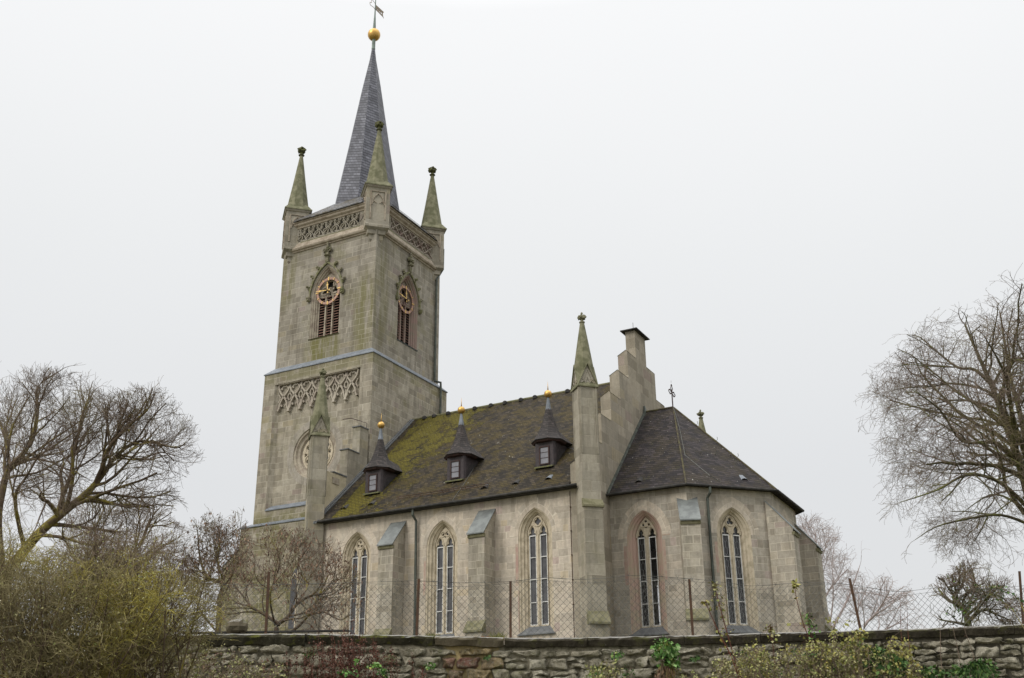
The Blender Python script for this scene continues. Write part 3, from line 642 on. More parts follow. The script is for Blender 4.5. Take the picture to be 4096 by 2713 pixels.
# snow hooks and lightning wire on the chancel roof
SH = []
apx = lambda F_, s, up: F_.p(s, ZEA+up*slp, .3-up)
for k in range(4): 
    p0 = apx(FSE, -1.1+k*.75, 2.0); mb = MB(); SH.append(mb); mb.tube([p0, p0+FSE.n*.10+Vector((0, 0, .02)), p0+FSE.n*.12+Vector((0, 0, .14))], .012, 4)
for k in range(3):
    p0 = P(e1[1], ZEA).lerp(ap, .36+.2*k); mb = MB(); SH.append(mb); mb.tube([p0, p0+Vector((.10, 0, .08)), p0+Vector((.08, 0, .2))], .012, 4)
for q in SH: q.build('snow_hook', M['wire'], aroof)
mb = MB(); a_ = P(e1[0], ZEA); mb.tube([ap+Vector((.03, -.05, .0)), ap.lerp(a_, .3)+Vector((.12, .02, .06)), ap.lerp(a_, .68)+Vector((.16, .02, .06)), a_+Vector((.9, .55, .35)), a_+Vector((1.25, .9, .1))], .014, 4); mb.build('lightning_wire', M['wire'], aroof)
# roof cross in the north-south plane
FX = Frame((AX, 0, 0), (0, 1, 0), (1, 0, 0)); mb = MB()
def wirepath(mb, F_, pts, r=.022): mb.tube([F_.p(s, z, 0) for s, z in pts], r, 5)
mb.tube([FX.p(YA-.05, ZAP-.1), FX.p(YA-.05, 14.15)], .03, 6); mb.tube([FX.p(YA-.05, 14.5), FX.p(YA-.05, 14.62)], .006, 4)
zc = 13.97; yc = YA-.05
def loop(ang):
    ca, sa = math.cos(ang), math.sin(ang)
    sh = [(.02, .05), (.16, .05), (.20, .11), (.27, .13), (.32, .06), (.41, .06), (.45, 0), (.41, -.06), (.32, -.06), (.27, -.13), (.20, -.11), (.16, -.05), (.02, -.05)]
    return [(yc+x*ca-y_*sa, zc+x*sa+y_*ca) for x, y_ in sh]
for a in (0, PI/2, PI): wirepath(mb, FX, loop(a))
mb.build('roof_cross', M['iron'], church)
# ---- pinnacles
def dsq(c, r, z): return [Vector((c[0]+r*math.cos(a), c[1]+r*math.sin(a), z)) for a in (0, PI/2, PI, 3*PI/2)]
def finial(c, z, parent, s=1.0, knob=True, mat=None):
    mb = MB(); x, y = c
    mb.lathe((x, y, z), [(.10*s, z-.03), (.17*s, z+.02), (.17*s, z+.05), (.09*s, z+.09), (.085*s, z+.2*s)], 8)
    for k in range(4):
        a = PI/2*k; mb.blob((x+.155*s*math.cos(a), y+.155*s*math.sin(a), z+.34*s), .115*s, seed=k+int(x*7) % 9, sc=(1, 1, 1.05))
        a += PI/4; mb.blob((x+.12*s*math.cos(a), y+.12*s*math.sin(a), z+.28*s), .08*s, seed=k+5)
    mb.blob((x, y, z+.32*s), .15*s, seed=3, sc=(1, 1, .9))
    if knob: mb.lathe((x, y, z), [(.05*s, z+.4*s), (.06*s, z+.47*s), (.03*s, z+.50*s), (.07*s, z+.56*s), (.05*s, z+.63*s), (.0, z+.67*s)], 7)
    mb.build('finial', mat or M['mossdark'], parent)
def spirelet(mb, c, z0, r0, z1, r1, mi=0):
    mb.loft([mb.ngon(c, r0, z0, 8, PI/8), mb.ngon(c, (r0*.5+r1*.5)*.97, (z0+z1)/2, 8, PI/8), mb.ngon(c, r1, z1, 8, PI/8)], mi, True, False, True)
IN = .42
for i, (X, Y) in enumerate(((UX1-IN, UY0+IN), (UX0+IN, UY0+IN), (UX1-IN, UY1-IN), (UX0+IN, UY1-IN))):
    c = (X, Y); mb = MB()
    mb.loft([dsq(c, r, z) for r, z in ((.30, 24.75), (.55, 25.05), (.58, 25.3), (.72, 25.35), (.74, 25.58), (.98, 25.72), (.99, 25.86), (.95, 25.9), (.95, 28.25), (1.02, 28.27), (1.10, 28.35), (1.10, 28.37))], 0, True, True, False)
    pn = mb.build('tower_pinnacle', M['pinn'], church)
    mb = MB(); mb.loft([dsq(c, 1.10, 28.37), dsq(c, 1.155, 28.375), dsq(c, 1.155, 28.44), dsq(c, 1.10, 28.47), dsq(c, .74, 28.86)], 0, True, False, True); spirelet(mb, c, 28.5, .735, 32.55, .10)
    mb.build('spirelet', M['mossst'], pn)
    finial(c, 32.56, pn, 1.12, False)
    mb = MB(); mb.blob((X, Y, 33.12), .11, i, .3); mb.box(X-.2, Y-.2, 33.0, X+.2, Y+.2, 33.07); mb.build('finial_top', M['mossdark'], pn)
    # blind tracery on the outward faces
    mb = MB()
    for deg in (-45, 45, 135, 225):
        n_ = rad(deg); F_ = Frame(Vector((X, Y, 0))+n_*(.95/math.sqrt(2)), (-n_.y, n_.x, 0), n_)
        rib(mb, F_, [(-.43, 26.2), (-.43, 28.0), (.43, 28.0), (.43, 26.2)], .07, -.01, .05)
        rib(mb, F_, [(-.36, 27.1), (-.35, 27.3), (-.24, 27.6), (0, 27.88), (.24, 27.6), (.35, 27.3), (.36, 27.1)], .05, -.01, .06)
        rib(mb, F_, [(-.36, 27.2), (-.22, 27.38), (-.10, 27.24)], .05, -.01, .05); rib(mb, F_, [(.36, 27.2), (.22, 27.38), (.10, 27.24)], .05, -.01, .05)
    mb.build('blind_tracery', M['cornice'], pn)
def nave_pinnacle(c, r, deg, z1, ztip, zring, lower=True):
    mb = MB(); n_ = rad(deg); t_ = Vector((-n_.y, n_.x, 0)); C3 = Vector((c[0], c[1], 0)); wd = r/math.sqrt(2)
    mb.loft([dsq(c, r, 7.0), dsq(c, r, z1)], 0, True, False, False)
    def blk(f, z0, z1_, f2=None, ww=wd):
        f2 = f if f2 is None else f2
        mb.hexa([C3+t_*-ww+n_*-.42+Vector((0, 0, z0)), C3+t_*ww+n_*-.42+Vector((0, 0, z0)), C3+t_*ww+n_*f+Vector((0, 0, z0)), C3+t_*-ww+n_*f+Vector((0, 0, z0)),
                 C3+t_*-ww+n_*-.42+Vector((0, 0, z1_)), C3+t_*ww+n_*-.42+Vector((0, 0, z1_)), C3+t_*ww+n_*f2+Vector((0, 0, z1_)), C3+t_*-ww+n_*f2+Vector((0, 0, z1_))])
    if lower: blk(wd+.13, 2.55, 6.75, ww=wd+.005); blk(wd+.30, .3, 2.1, ww=wd+.01); blk(wd+.128, 2.1, 2.55, ww=wd+.004); blk(wd+.004, 6.75, 7.6, ww=wd+.006)
    for dg in (-45, 45, 135, 225):   # gablets
        m_ = rad(dg); q = Vector((-m_.y, m_.x, 0)); f = wd
        a = C3+m_*f
        mb.prism([a+q*-wd+Vector((0, 0, z1)), a+q*wd+Vector((0, 0, z1)), a+Vector((0, 0, ztip-.12))], -m_*f)
        F_ = Frame(a, q, m_)
        rib(mb, F_, [(-wd+.06, 9.0), (-wd+.06, z1-.05)], .05, -.01, .03); rib(mb, F_, [(wd-.06, 9.0), (wd-.06, z1-.05)], .05, -.01, .03)
        rib(mb, F_, [(-.30, z1+.02), (-.16, z1+.14), (-.08, z1+.02)], .045, -.01, .035); rib(mb, F_, [(.30, z1+.02), (.16, z1+.14), (.08, z1+.02)], .045, -.01, .035)
        rib(mb, F_, [(-.22, z1+.16), (0, ztip-.3), (.22, z1+.16)], .045, -.01, .035); rib(mb, F_, [(-.1, z1+.1), (0, z1+.3), (.1, z1+.1)], .035, -.01, .03)
    pn = mb.build('corner_pinnacle', M['pinn'], church)
    mb = MB(); mb.loft([mb.ngon(c, r_, z_, 8, PI/8) for r_, z_ in ((.425, z1+.02), (.415, z1+.95), (.26, (z1+.95+zring)/2), (.095, zring))], 0, True, False, True)
    for dg in (-45, 45, 135, 225):
        m_ = rad(dg); q = Vector((-m_.y, m_.x, 0)); f = wd+.07
        for sg in (-1, 1):
            a0 = C3+m_*f+q*sg*(wd+.07)+Vector((0, 0, z1-.1)); a1 = C3+m_*f+Vector((0, 0, ztip)); b0 = a0-m_*(f)+Vector((0, 0, 0)); b1 = a1-m_*f
            dn = Vector((0, 0, -.06)); mb.hexa([a0+dn, a1+dn, b1+dn, b0+dn, a0, a1, b1, b0])
    mb.build('spirelet', M['mossst'], pn)
    if lower:
        for (zt_, zb_, f0, f1) in ((7.08, 6.78, wd-.01, wd+.2), (2.56, 2.06, wd+.10, wd+.40)):
            ww = wd+.05; mb = MB()
            g_ = lambda s_, f, z: C3+t_*s_*ww+n_*f+Vector((0, 0, z))
            mb.hexa([g_(-1, f0, zb_-.08), g_(1, f0, zb_-.08), g_(1, f1, zb_-.08), g_(-1, f1, zb_-.08), g_(-1, f0, zt_), g_(1, f0, zt_), g_(1, f1, zb_), g_(-1, f1, zb_)])
            mb.build('weathering_ledge', M['ledge'], pn)
    finial(c, zring, pn, .8, True, M['mossst'])
nave_pinnacle((.88, -.05), .57, -45, 12.12, 13.08, 15.1)
nave_pinnacle((-13.3, -.15), .57, 225, 12.12, 13.08, 15.1)
nave_pinnacle((1.0, CW+.0), .57, 45, 12.12, 13.08, 15.05)
# ---- buttresses
def buttress(F, s, wd, D, zt_, zf, zl, mat, back=0.0, slabmat=None, lean=0):
    mb = MB(); h = wd/2
    def hx(d0, z0, z1, k=0):
        mb.hexa([F.p(s-h-k, z0, -back), F.p(s+h+k, z0, -back), F.p(s+h+k, z0, d0), F.p(s-h-k, z0, d0), F.p(s-h-k, z1, -back), F.p(s+h+k, z1, -back), F.p(s+h+k, z1, d0), F.p(s-h-k, z1, d0)])
    hx(D+.24, .3, zl-.46, .003); hx(D, zl-.46, zf-.02)
    mb.hexa([F.p(s-h, zf-.02, -back), F.p(s+h, zf-.02, -back), F.p(s+h, zf-.02, D), F.p(s-h, zf-.02, D), F.p(s-h, zt_, -back), F.p(s+h, zt_, -back), F.p(s+h, zf, D), F.p(s-h, zf, D)])
    b = mb.build('buttress', mat, church)
    mb = MB(); k = h+.035; e_ = .13; sp_ = (zt_-zf)/(D+back)
    zt2, zf2 = zt_+.01, zf-sp_*e_
    mb.hexa([F.p(s-k, zt2, -back), F.p(s+k, zt2, -back), F.p(s+k, zf2, D+e_), F.p(s-k, zf2, D+e_), F.p(s-k, zt2+.06, -back), F.p(s+k, zt2+.06, -back), F.p(s+k, zf2+.05, D+e_), F.p(s-k, zf2+.05, D+e_)])
    mb.build('zinc_cap', M['zinc'], b)
    mb = MB(); mb.hexa([F.p(s-h-.02, zf2-.13, D-.05), F.p(s+h+.02, zf2-.13, D-.05), F.p(s+h+.02, zf2-.13, D+.05), F.p(s-h-.02, zf2-.13, D+.05), F.p(s-h-.02, zf2+.0, D-.05), F.p(s+h+.02, zf2+.0, D-.05), F.p(s+h+.02, zf2+.0, D+.08), F.p(s-h-.02, zf2+.0, D+.08)])
    k = h+.05
    mb.hexa([F.p(s-k, zl-.52, D-.05), F.p(s+k, zl-.52, D-.05), F.p(s+k, zl-.52, D+.33), F.p(s-k, zl-.52, D+.33), F.p(s-k, zl, D-.02), F.p(s+k, zl, D-.02), F.p(s+k, zl-.44, D+.33), F.p(s-k, zl-.44, D+.33)])
    mb.build('weathering_ledge', M['ledge'], b)
for s_ in (-8.6, -3.985): buttress(FS, s_, .78, .93, 7.24, 6.2, 2.5, M['butt'])
for s_ in (-8.6, -3.985): buttress(FN, s_, .78, .93, 7.24, 6.2, 2.5, M['butt'])
for deg in (-67.5, 67.5):
    n_ = rad(deg); F_ = Frame(ctr+n_*AW, (-n_.y, n_.x, 0), n_); buttress(F_, 0.02, .80, 1.02, 7.46, 6.30, 2.66, M['butt'], back=.25)
for deg in (-22.5, 22.5):
    F_ = Frame(ctr+rad(deg)*AW, (0, 1, 0), (1, 0, 0)); buttress(F_, 0.02, .80, .88, 7.42, 6.16, 2.66, M['butt'], back=.2)
# ---- lower tower stage
def openbox(mb, x0, x1, y0, y1, z0, z1, skip=(), mi=0):
    if 's' not in skip: mb.face([(x0, y0, z0), (x1, y0, z0), (x1, y0, z1), (x0, y0, z1)], mi)
    if 'n' not in skip: mb.face([(x0, y1, z0), (x1, y1, z0), (x1, y1, z1), (x0, y1, z1)], mi)
    if 'w' not in skip: mb.face([(x0, y0, z0), (x0, y1, z0), (x0, y1, z1), (x0, y0, z1)], mi)
    if 'e' not in skip: mb.face([(x1, y0, z0), (x1, y1, z0), (x1, y1, z1), (x1, y0, z1)], mi)
mb = MB()
openbox(mb, TX0, TX1, TY0, TY1, 9.27, ZT, 's')
panel = [(-19.87, 10.0), (-14.0, 10.0), (-14.0, 17.17), (-19.87, 17.17)]; pin = [(-19.64, 10.22), (-14.23, 10.22), (-14.23, 17.17), (-19.64, 17.17)]
plate(mb, FT, [(TX0, 9.27), (TX1, 9.27), (TX1, ZT), (TX0, ZT)], [panel], 0, None)
DP = -.24
mb.loft([[FT.p(x, z, 0) for x, z in panel], [FT.p(x, z, DP*.45) for x, z in [(-19.78, 10.1), (-14.09, 10.1), (-14.09, 17.17), (-19.78, 17.17)]], [FT.p(x, z, DP) for x, z in pin]], 0, True)
RC, RZ_, RR_ = -16.98, 12.93, 1.44
plate(mb, FT, pin, [circ(RC, RZ_, RR_, 40)], DP, None)
# wider base and west plinth
openbox(mb, TX0-.44, TX1-.02, TY0-.44, TY1+.44, .3, 9.12, 'e')
mb.hexa([(-22.12, TY0-.44, .3), (TX0-.3, TY0-.44-.0, .3), (TX0-.3, TY1, .3), (-22.12, TY1, .3), (-22.12, TY0-.439, 7.17), (TX0-.3, TY0-.439, 8.02), (TX0-.3, TY1, 8.02), (-22.12, TY1, 7.17)])
tl = mb.build('tower_lower_stage', M['lower'], church)
mb = MB(); mb.face([(-22.16, TY0-.48, 7.16), (TX0-.44, TY0-.48, 8.05), (TX0-.44, TY1, 8.05), (-22.16, TY1, 7.16)]); mb.face([(-22.16, TY0-.48, 7.10), (TX0-.44, TY0-.48, 7.99), (TX0-.44, TY0-.48, 8.05), (-22.16, TY0-.48, 7.16)])
def flashring(mb, o0, z0, o1, z1, x0, x1, y0, y1, th=.05):
    r = lambda o, z: [Vector((x0-o, y0-o, z)), Vector((x1+o, y0-o, z)), Vector((x1+o, y1+o, z)), Vector((x0-o, y1+o, z))]
    mb.loft([r(o0, z0-th), r(o0, z0), r(o1, z1)], 0, True)
    mb.loft([r(o0-.08, z0-th), r(o0, z0-th)], 0, True)
mb.hexa([(-19.88, TY0-.05, 9.98), (-13.98, TY0-.05, 9.98), (-14.1, TY0+.24, 10.2), (-19.76, TY0+.24, 10.2), (-19.88, TY0-.05, 10.03), (-13.98, TY0-.05, 10.03), (-14.1, TY0+.24, 10.28), (-19.76, TY0+.24, 10.28)])
mb.build('lead_flashing', M['lead'], tl); mb = MB(); flashring(mb, .49, 9.13, -.01, 9.36, TX0, TX1-.48, TY0, TY1)
mb.build('lead_flashing', M['lead'], tl); mb = MB(); flashring(mb, .05, 17.93, -.36, 18.33, TX0, TX1, TY0, TY1)
mb.build('lead_flashing', M['lead'], tl)
# rose window
mb = MB(); prof = [(1.44, 0), (1.42, -.05), (1.33, -.06), (1.28, -.16), (1.16, -.2), (1.14, -.2), (1.10, -.3), (1.0, -.34)]
mb.loft([[FT.p(x, z, DP+d) for x, z in circ(RC, RZ_, a, 40)] for a, d in prof], 0, True)
rose = mb.build('rose_window', M['mouldgrey'], church)
mb = MB(); holes = [foil(RC, RZ_, .26, 4)]
for k in range(6):
    a = PI/6+k*PI/3; holes.append(foil(RC+.62*math.cos(a), RZ_+.62*math.sin(a), .235, 3, a))
    a += PI/6; holes.append(foil(RC+.80*math.cos(a), RZ_+.80*math.sin(a), .11, 3, a+PI))
plate(mb, FT, circ(RC, RZ_, 1.02, 40), holes, DP-.28, DP-.40)
for k in range(6):
    a = PI/6+k*PI/3; rib(mb, FT, circ(RC+.62*math.cos(a), RZ_+.62*math.sin(a), .275, 16), .04, DP-.28, DP-.24, True)
mb.build('tracery', M['tracery'], rose)
mb = MB(); mb.face([FT.p(x, z, DP-.38) for x, z in circ(RC, RZ_, 1.0, 24)]); mb.build('glass', M['glass'], rose)
# voussoirs of the rose
mb = MB(); A = circ(RC, RZ_, 1.44, 60); B = circ(RC, RZ_, 1.85, 60)
for i in range(60):
    j = (i+1) % 60; mb.face([FT.p(*A[i], DP+.005), FT.p(*B[i], DP+.005), FT.p(*B[j], DP+.005), FT.p(*A[j], DP+.005)], 0, [(i*.17, .1), (i*.17, .52), (i*.17+.17, .52), (i*.17+.17, .1)])
mb.build('voussoir_ring', m_ashlar('rose_voussoirs', [(p_, tuple(x*.82 for x in c)) for p_, c in dull[:4]], (.44, .40, .32), .62, .42, .5, .3), rose)
# hanging arcade frieze of the lower stage
mb = MB(); NB = 7; x0, x1 = -19.64, -14.23; bw = (x1-x0)/NB
def curve(pts, n=6):
    out = []
    P_ = [Vector(q) for q in pts]
    for i in range(len(P_)-1):
        p0, p1, p2, p3 = P_[max(i-1, 0)], P_[i], P_[i+1], P_[min(i+2, len(P_)-1)]
        for k in range(n):
            t = k/n; out.append(tuple(.5*((2*p1)+(-p0+p2)*t+(2*p0-5*p1+4*p2-p3)*t*t+(-p0+3*p1-3*p2+p3)*t**3)))
    out.append(tuple(P_[-1])); return out
mb2 = MB()
for k in range(NB):
    c = x0+bw*(k+.5); h = bw/2; zt_ = 17.14
    # inverted arch hanging from the top, ogee arch below it
    for sg in (-1, 1):
        rib(mb, FT, curve([(c+sg*h, zt_), (c+sg*h*.93, 16.95), (c+sg*h*.62, 16.68), (c, 16.43), (c-sg*h*.45, 16.24)]), .075, DP-.02, DP+.16)
        rib(mb, FT, curve([(c, 16.40), (c+sg*h*.35, 16.22), (c+sg*h*.66, 15.98), (c+sg*h*.72, 15.78), (c+sg*h*.96, 15.62)]), .08, DP-.02, DP+.17)
        rib(mb, FT, curve([(c+sg*h*.72, 15.86), (c+sg*h*.42, 15.96), (c+sg*h*.30, 15.84)]), .07, DP-.02, DP+.14)
        rib(mb, FT, curve([(c+sg*h*.85, 16.8), (c+sg*h*.5, 16.98), (c+sg*h*.42, 16.84)]), .05, DP-.02, DP+.10)
        rib(mb, FT, curve([(c+sg*h*.42, 16.98), (c+sg*h*.2, 17.08), (c, 16.98)]), .05, DP-.02, DP+.10)
        rib(mb, FT, curve([(c+sg*h, 16.62), (c+sg*h*.7, 16.42), (c+sg*h*.78, 16.25), (c+sg*h, 16.12)]), .055, DP-.02, DP+.12)
    if k: 
        xx = x0+bw*k; mb.hexa([FT.p(xx-.09, 15.5, DP), FT.p(xx+.09, 15.5, DP), FT.p(xx+.07, 15.5, DP+.2), FT.p(xx-.07, 15.5, DP+.2), FT.p(xx-.05, 15.95, DP), FT.p(xx+.05, 15.95, DP), FT.p(xx+.05, 15.9, DP+.12), FT.p(xx-.05, 15.9, DP+.12)])
        rib(mb, FT, [(xx, 15.9), (xx, 16.2)], .07, DP-.02, DP+.12); rib(mb, FT, [(xx, 16.5), (xx, 17.14)], .06, DP-.02, DP+.10)
rib(mb, FT, [(x0, 17.15), (x1, 17.15)], .05, DP-.02, DP+.2)
mb.build('arcade_frieze', m_plain('frieze_stone', (.40, .36, .29), (.31, .265, .215), 1.6, .9), tl)
mb.v = mb.v
# small pointed window low in the tower
F5 = Frame((0, TY0-.44, 0), (1, 0, 0), (0, -1, 0)); mb = MB(); c5 = -17.0
mb.loft([[F5.p(x, z, d) for x, z in arch(c5, a, a*1.35, 3.6, 6.1)] for a, d in ((.60, .03), (.60, .0), (.5, -.03), (.45, -.14), (.36, -.16), (.33, -.25))], 0, True)
w5 = mb.build('tower_window', M['mould'], church)
mb = MB(); mb.face([F5.p(x, z, -.2+.21) for x, z in arch(c5, .42, .42*1.35, 3.6, 6.1)]); mb.build('glass', M['glass'], w5)
mb = MB(); rib(mb, F5, [(c5, 3.6), (c5, 6.5)], .08, 0, .04); rib(mb, F5, [(c5-.4, 6.1), (c5-.2, 6.35), (c5, 6.1), (c5+.2, 6.35), (c5+.4, 6.1)], .06, 0, .04); mb.build('tracery', M['tracery'], w5)
# ---- belfry stage
mb = MB()
openbox(mb, UX0, UX1, UY0, UY1, 18.2, 27.2, ('s', 'e'))
BS = lambda c, a=1.03, h=1.8: arch(c, a, h, 19.70, 22.32)
plate(mb, FU, [(UX0, 18.2), (UX1, 18.2), (UX1, 27.2), (UX0, 27.2)], [BS(-16.94), [(-19.27, 26.22), (-14.82, 26.22), (-14.82, 27.05), (-19.27, 27.05)]], 0, None)
plate(mb, FUE, [(UY0, 18.2), (UY1, 18.2), (UY1, 27.2), (UY0, 27.2)], [BS(7.69), [(5.66, 26.25), (10.18, 26.25), (10.18, 27.04), (5.66, 27.04)]], 0, None)
tw = mb.build('belfry_stage', M['tower'], church)
mb = MB()
def sqr(o, z): return [Vector((UX0-o, UY0-o, z)), Vector((UX1+o, UY0-o, z)), Vector((UX1+o, UY1+o, z)), Vector((UX0-o, UY1+o, z))]
def oct_(o, z, c=1.25):
    a, b, c_, d = UX0-o, UX1+o, UY0-o, UY1+o
    return [Vector(q) for q in ((a+c, c_, z), (b-c, c_, z), (b, c_+c, z), (b, d-c, z), (b-c, d, z), (a+c, d, z), (a, d-c, z), (a, c_+c, z))]
mb.loft([oct_(o, z, .5) for o, z in ((0, 25.50), (.06, 25.52), (.07, 25.58), (.16, 25.62), (.20, 25.70), (.20, 25.76), (.12, 25.84), (.05, 26.0), (0, 26.12))])
mb.loft([oct_(o, z, .75) for o, z in ((0, 27.06), (.05, 27.08), (.08, 27.16), (.17, 27.22), (.20, 27.26), (.20, 27.34), (.27, 27.38), (.27, 27.43))])
mb.build('cornice', M['cornice'], tw)
FINM = m_plain('mossy_finial', (.14, .135, .075), (.25, .22, .17), 5, .9, 0, .5)
def belfry(F, c, clock_c, mat, red):
    mb = MB(); prof = [(1.03, 0), (1.0, -.05), (.965, -.055), (.93, -.14), (.875, -.16), (.86, -.24), (.80, -.26), (.78, -.34), (.71, -.38)]
    mb.loft([[F.p(x, z, d) for x, z in arch(c, a, 1.8-(1.03-a)*1.15, 19.70, 22.32)] for a, d in prof], 0, True)
    bw_ = mb.build('belfry_window', mat, church)
    mb = MB(); A = arch(c, 1.16, 1.98, 22.2, 22.32, 12)
    path = A[1:]+[A[0]]
    rib(mb, F, path, .11, -.01, .10)
    for sg in (-1, 1): mb.blob(F.p(c+sg*1.19, 22.16, .08), .13, 2, .2, (1, 1, 1)); mb.lathe(F.p(c+sg*1.19, 22.2, .08), [(.15, 22.22), (.16, 22.30)], 7)
    Rr = (1.16**2+1.98**2)/(2*1.16); th = math.asin(1.98/Rr)
    for f_ in (.22, .5, .76):
        t = th*f_
        for sg in (-1, 1):
            x = 1.16-Rr+Rr*math.cos(t)+.12; z = 22.32+Rr*math.sin(t)+.08
            mb.blob(F.p(c+sg*x, z, .08), .085, int(f_*10)+sg, .5); mb.blob(F.p(c+sg*(x+.10), z+.08, .10), .075, int(f_*10)+sg+4, .5); mb.blob(F.p(c+sg*(x-.02), z-.13, .06), .055, 3, .4)
    mb.build('hood_mould', m_plain('mossy_hood', (.15, .15, .07), (.25, .22, .165), 4, .9, 0, .5), bw_)
    mb = MB()
    mb.hexa([F.p(c-.10, 24.3, 0), F.p(c+.10, 24.3, 0), F.p(c+.10, 24.3, .14), F.p(c-.10, 24.3, .14), F.p(c-.11, 24.92, 0), F.p(c+.11, 24.92, 0), F.p(c+.11, 24.92, .16), F.p(c-.11, 24.92, .16)])
    mb.lathe(F.p(c, 0, .10), [(.12, 24.66), (.20, 24.70), (.20, 24.74), (.12, 24.78)], 8)
    for x in (-.22, -.07, .08, .22): mb.blob(F.p(c+x, 25.07, .12), .115, int(x*9), .35, (1, 1, 1.1))
    mb.lathe(F.p(c, 0, .12), [(.08, 25.2), (.10, 25.33), (.05, 25.38), (.08, 25.46), (.03, 25.56), (.0, 25.6)], 7)
    mb.build('finial', FINM, bw_)
    # mullions and tracery behind the clock
    mb = MB(); 
    for x in (-.245, .245): mb.hexa([F.p(c+x-.055, 19.7, -.46), F.p(c+x+.055, 19.7, -.46), F.p(c+x+.04, 19.7, -.32), F.p(c+x-.04, 19.7, -.32), F.p(c+x-.055, 22.4, -.46), F.p(c+x+.055, 22.4, -.46), F.p(c+x+.04, 22.4, -.32), F.p(c+x-.04, 22.4, -.32)])
    holes = [foil(c, 23.05, .24, 4, PI/4), foil(c-.36, 22.66, .2, 3), foil(c+.36, 22.66, .2, 3), [(c-.09, 22.35), (c+.09, 22.35), (c, 22.68)]]
    oa = arch(c, .72, 1.42, 22.30, 22.32); plate(mb, F, oa, holes, -.34, -.44)
    rib(mb, F, circ(c, 23.05, .29, 16), .04, -.34, -.30, True)
    for sg in (-1, 1): rib(mb, F, circ(c+sg*.36, 22.66, .25, 14), .04, -.34, -.30, True)
    mb.build('tracery', M['mouldgrey'] if not red else M['mouldpink'], bw_)
    mb = MB()
    for x in (-.475, 0, .475):
        for k in range(16):
            z = 19.78+k*.165
            mb.hexa([F.p(c+x-.2, z, -.36), F.p(c+x+.2, z, -.36), F.p(c+x+.2, z+.075, -.47), F.p(c+x-.2, z+.075, -.47), F.p(c+x-.2, z+.022, -.355), F.p(c+x+.2, z+.022, -.355), F.p(c+x+.2, z+.10, -.465), F.p(c+x-.2, z+.10, -.465)])
    mb.build('louvre', M['louvre'], bw_)
    mb = MB(); mb.face([F.p(x, z, -.5) for x, z in arch(c, .9, 1.6, 19.6, 22.32)]); mb.build('dark_opening', M['void'], bw_)
    mb = MB(); mb.hexa([F.p(c-1.06, 19.62, -.02), F.p(c+1.06, 19.62, -.02), F.p(c+.72, 19.74, -.36), F.p(c-.72, 19.74, -.36), F.p(c-1.08, 19.68, .07), F.p(c+1.08, 19.68, .07), F.p(c+.72, 19.80, -.36), F.p(c-.72, 19.80, -.36)]); mb.build('sill', M['lead'] if red else M['ledge'], bw_)
    # clock
    cz_ = 22.58; dd = -.17; rO, rI = .84, .695
    mb = MB(); plate(mb, F, circ(c, cz_, rO, 40), [circ(c, cz_, rI, 40)], dd, dd-.035)
    ck = mb.build('clock_ring', M['copper'], church, label=None)
    mb = MB()
    for k in range(12):
        a = PI/2-k*PI/6; big = k % 3 == 0; hw = .02 if not big else .036; r0, r1 = (rI+.0, rO+.01) if not big else (rI-.04, rO+.03)
        ca, sa = math.cos(a), math.sin(a); q = [(c+r0*ca-hw*sa, cz_+r0*sa+hw*ca), (c+r0*ca+hw*sa, cz_+r0*sa-hw*ca), (c+r1*ca+hw*sa, cz_+r1*sa-hw*ca), (c+r1*ca-hw*sa, cz_+r1*sa+hw*ca)]
        mb = MB(); mb.prism([F.p(*p_, dd) for p_ in q], F.n*.025); mb.build('hour_marker', M['goldflat'], ck)
    def hand(deg, ln, w0, w1, tail, dz, cross):
        mb = MB(); a = R(90-deg); ca, sa = math.cos(a), math.sin(a)
        sh = [(-tail, -w0*1.5), (-tail*.6, -w0*.6), (ln*.55, -w0*.7), (ln*.66, -w0*2), (ln*.72, -w0*.6), (ln, -w1), (ln, w1), (ln*.72, w0*.6), (ln*.66, w0*2), (ln*.55, w0*.7), (-tail*.6, w0*.6), (-tail, w0*1.5)]
        mb.prism([F.p(c+x*ca-y_*sa, cz_+x*sa+y_*ca, dz) for x, y_ in sh], F.n*.02); return mb.build('clock_hand', M['goldflat'], ck)
    hand(354, .56, .045, .02, .16, dd+.05, 0); hand(275, .80, .035, .018, .20, dd+.09, 0)
    mb = MB(); o_ = F.p(c, cz_, dd-.1); mb.tube([o_, F.p(c, cz_, dd+.12)], .05, 8); mb.tube([F.p(c, cz_+rI, dd-.04), F.p(c, cz_-rI, dd-.04)], .016, 4); mb.build('clock_arbor', M['iron'], ck)
belfry(FU, -16.94, 0, M['mouldgrey'], False)
belfry(FUE, 7.69, 0, M['mouldpink'], True)
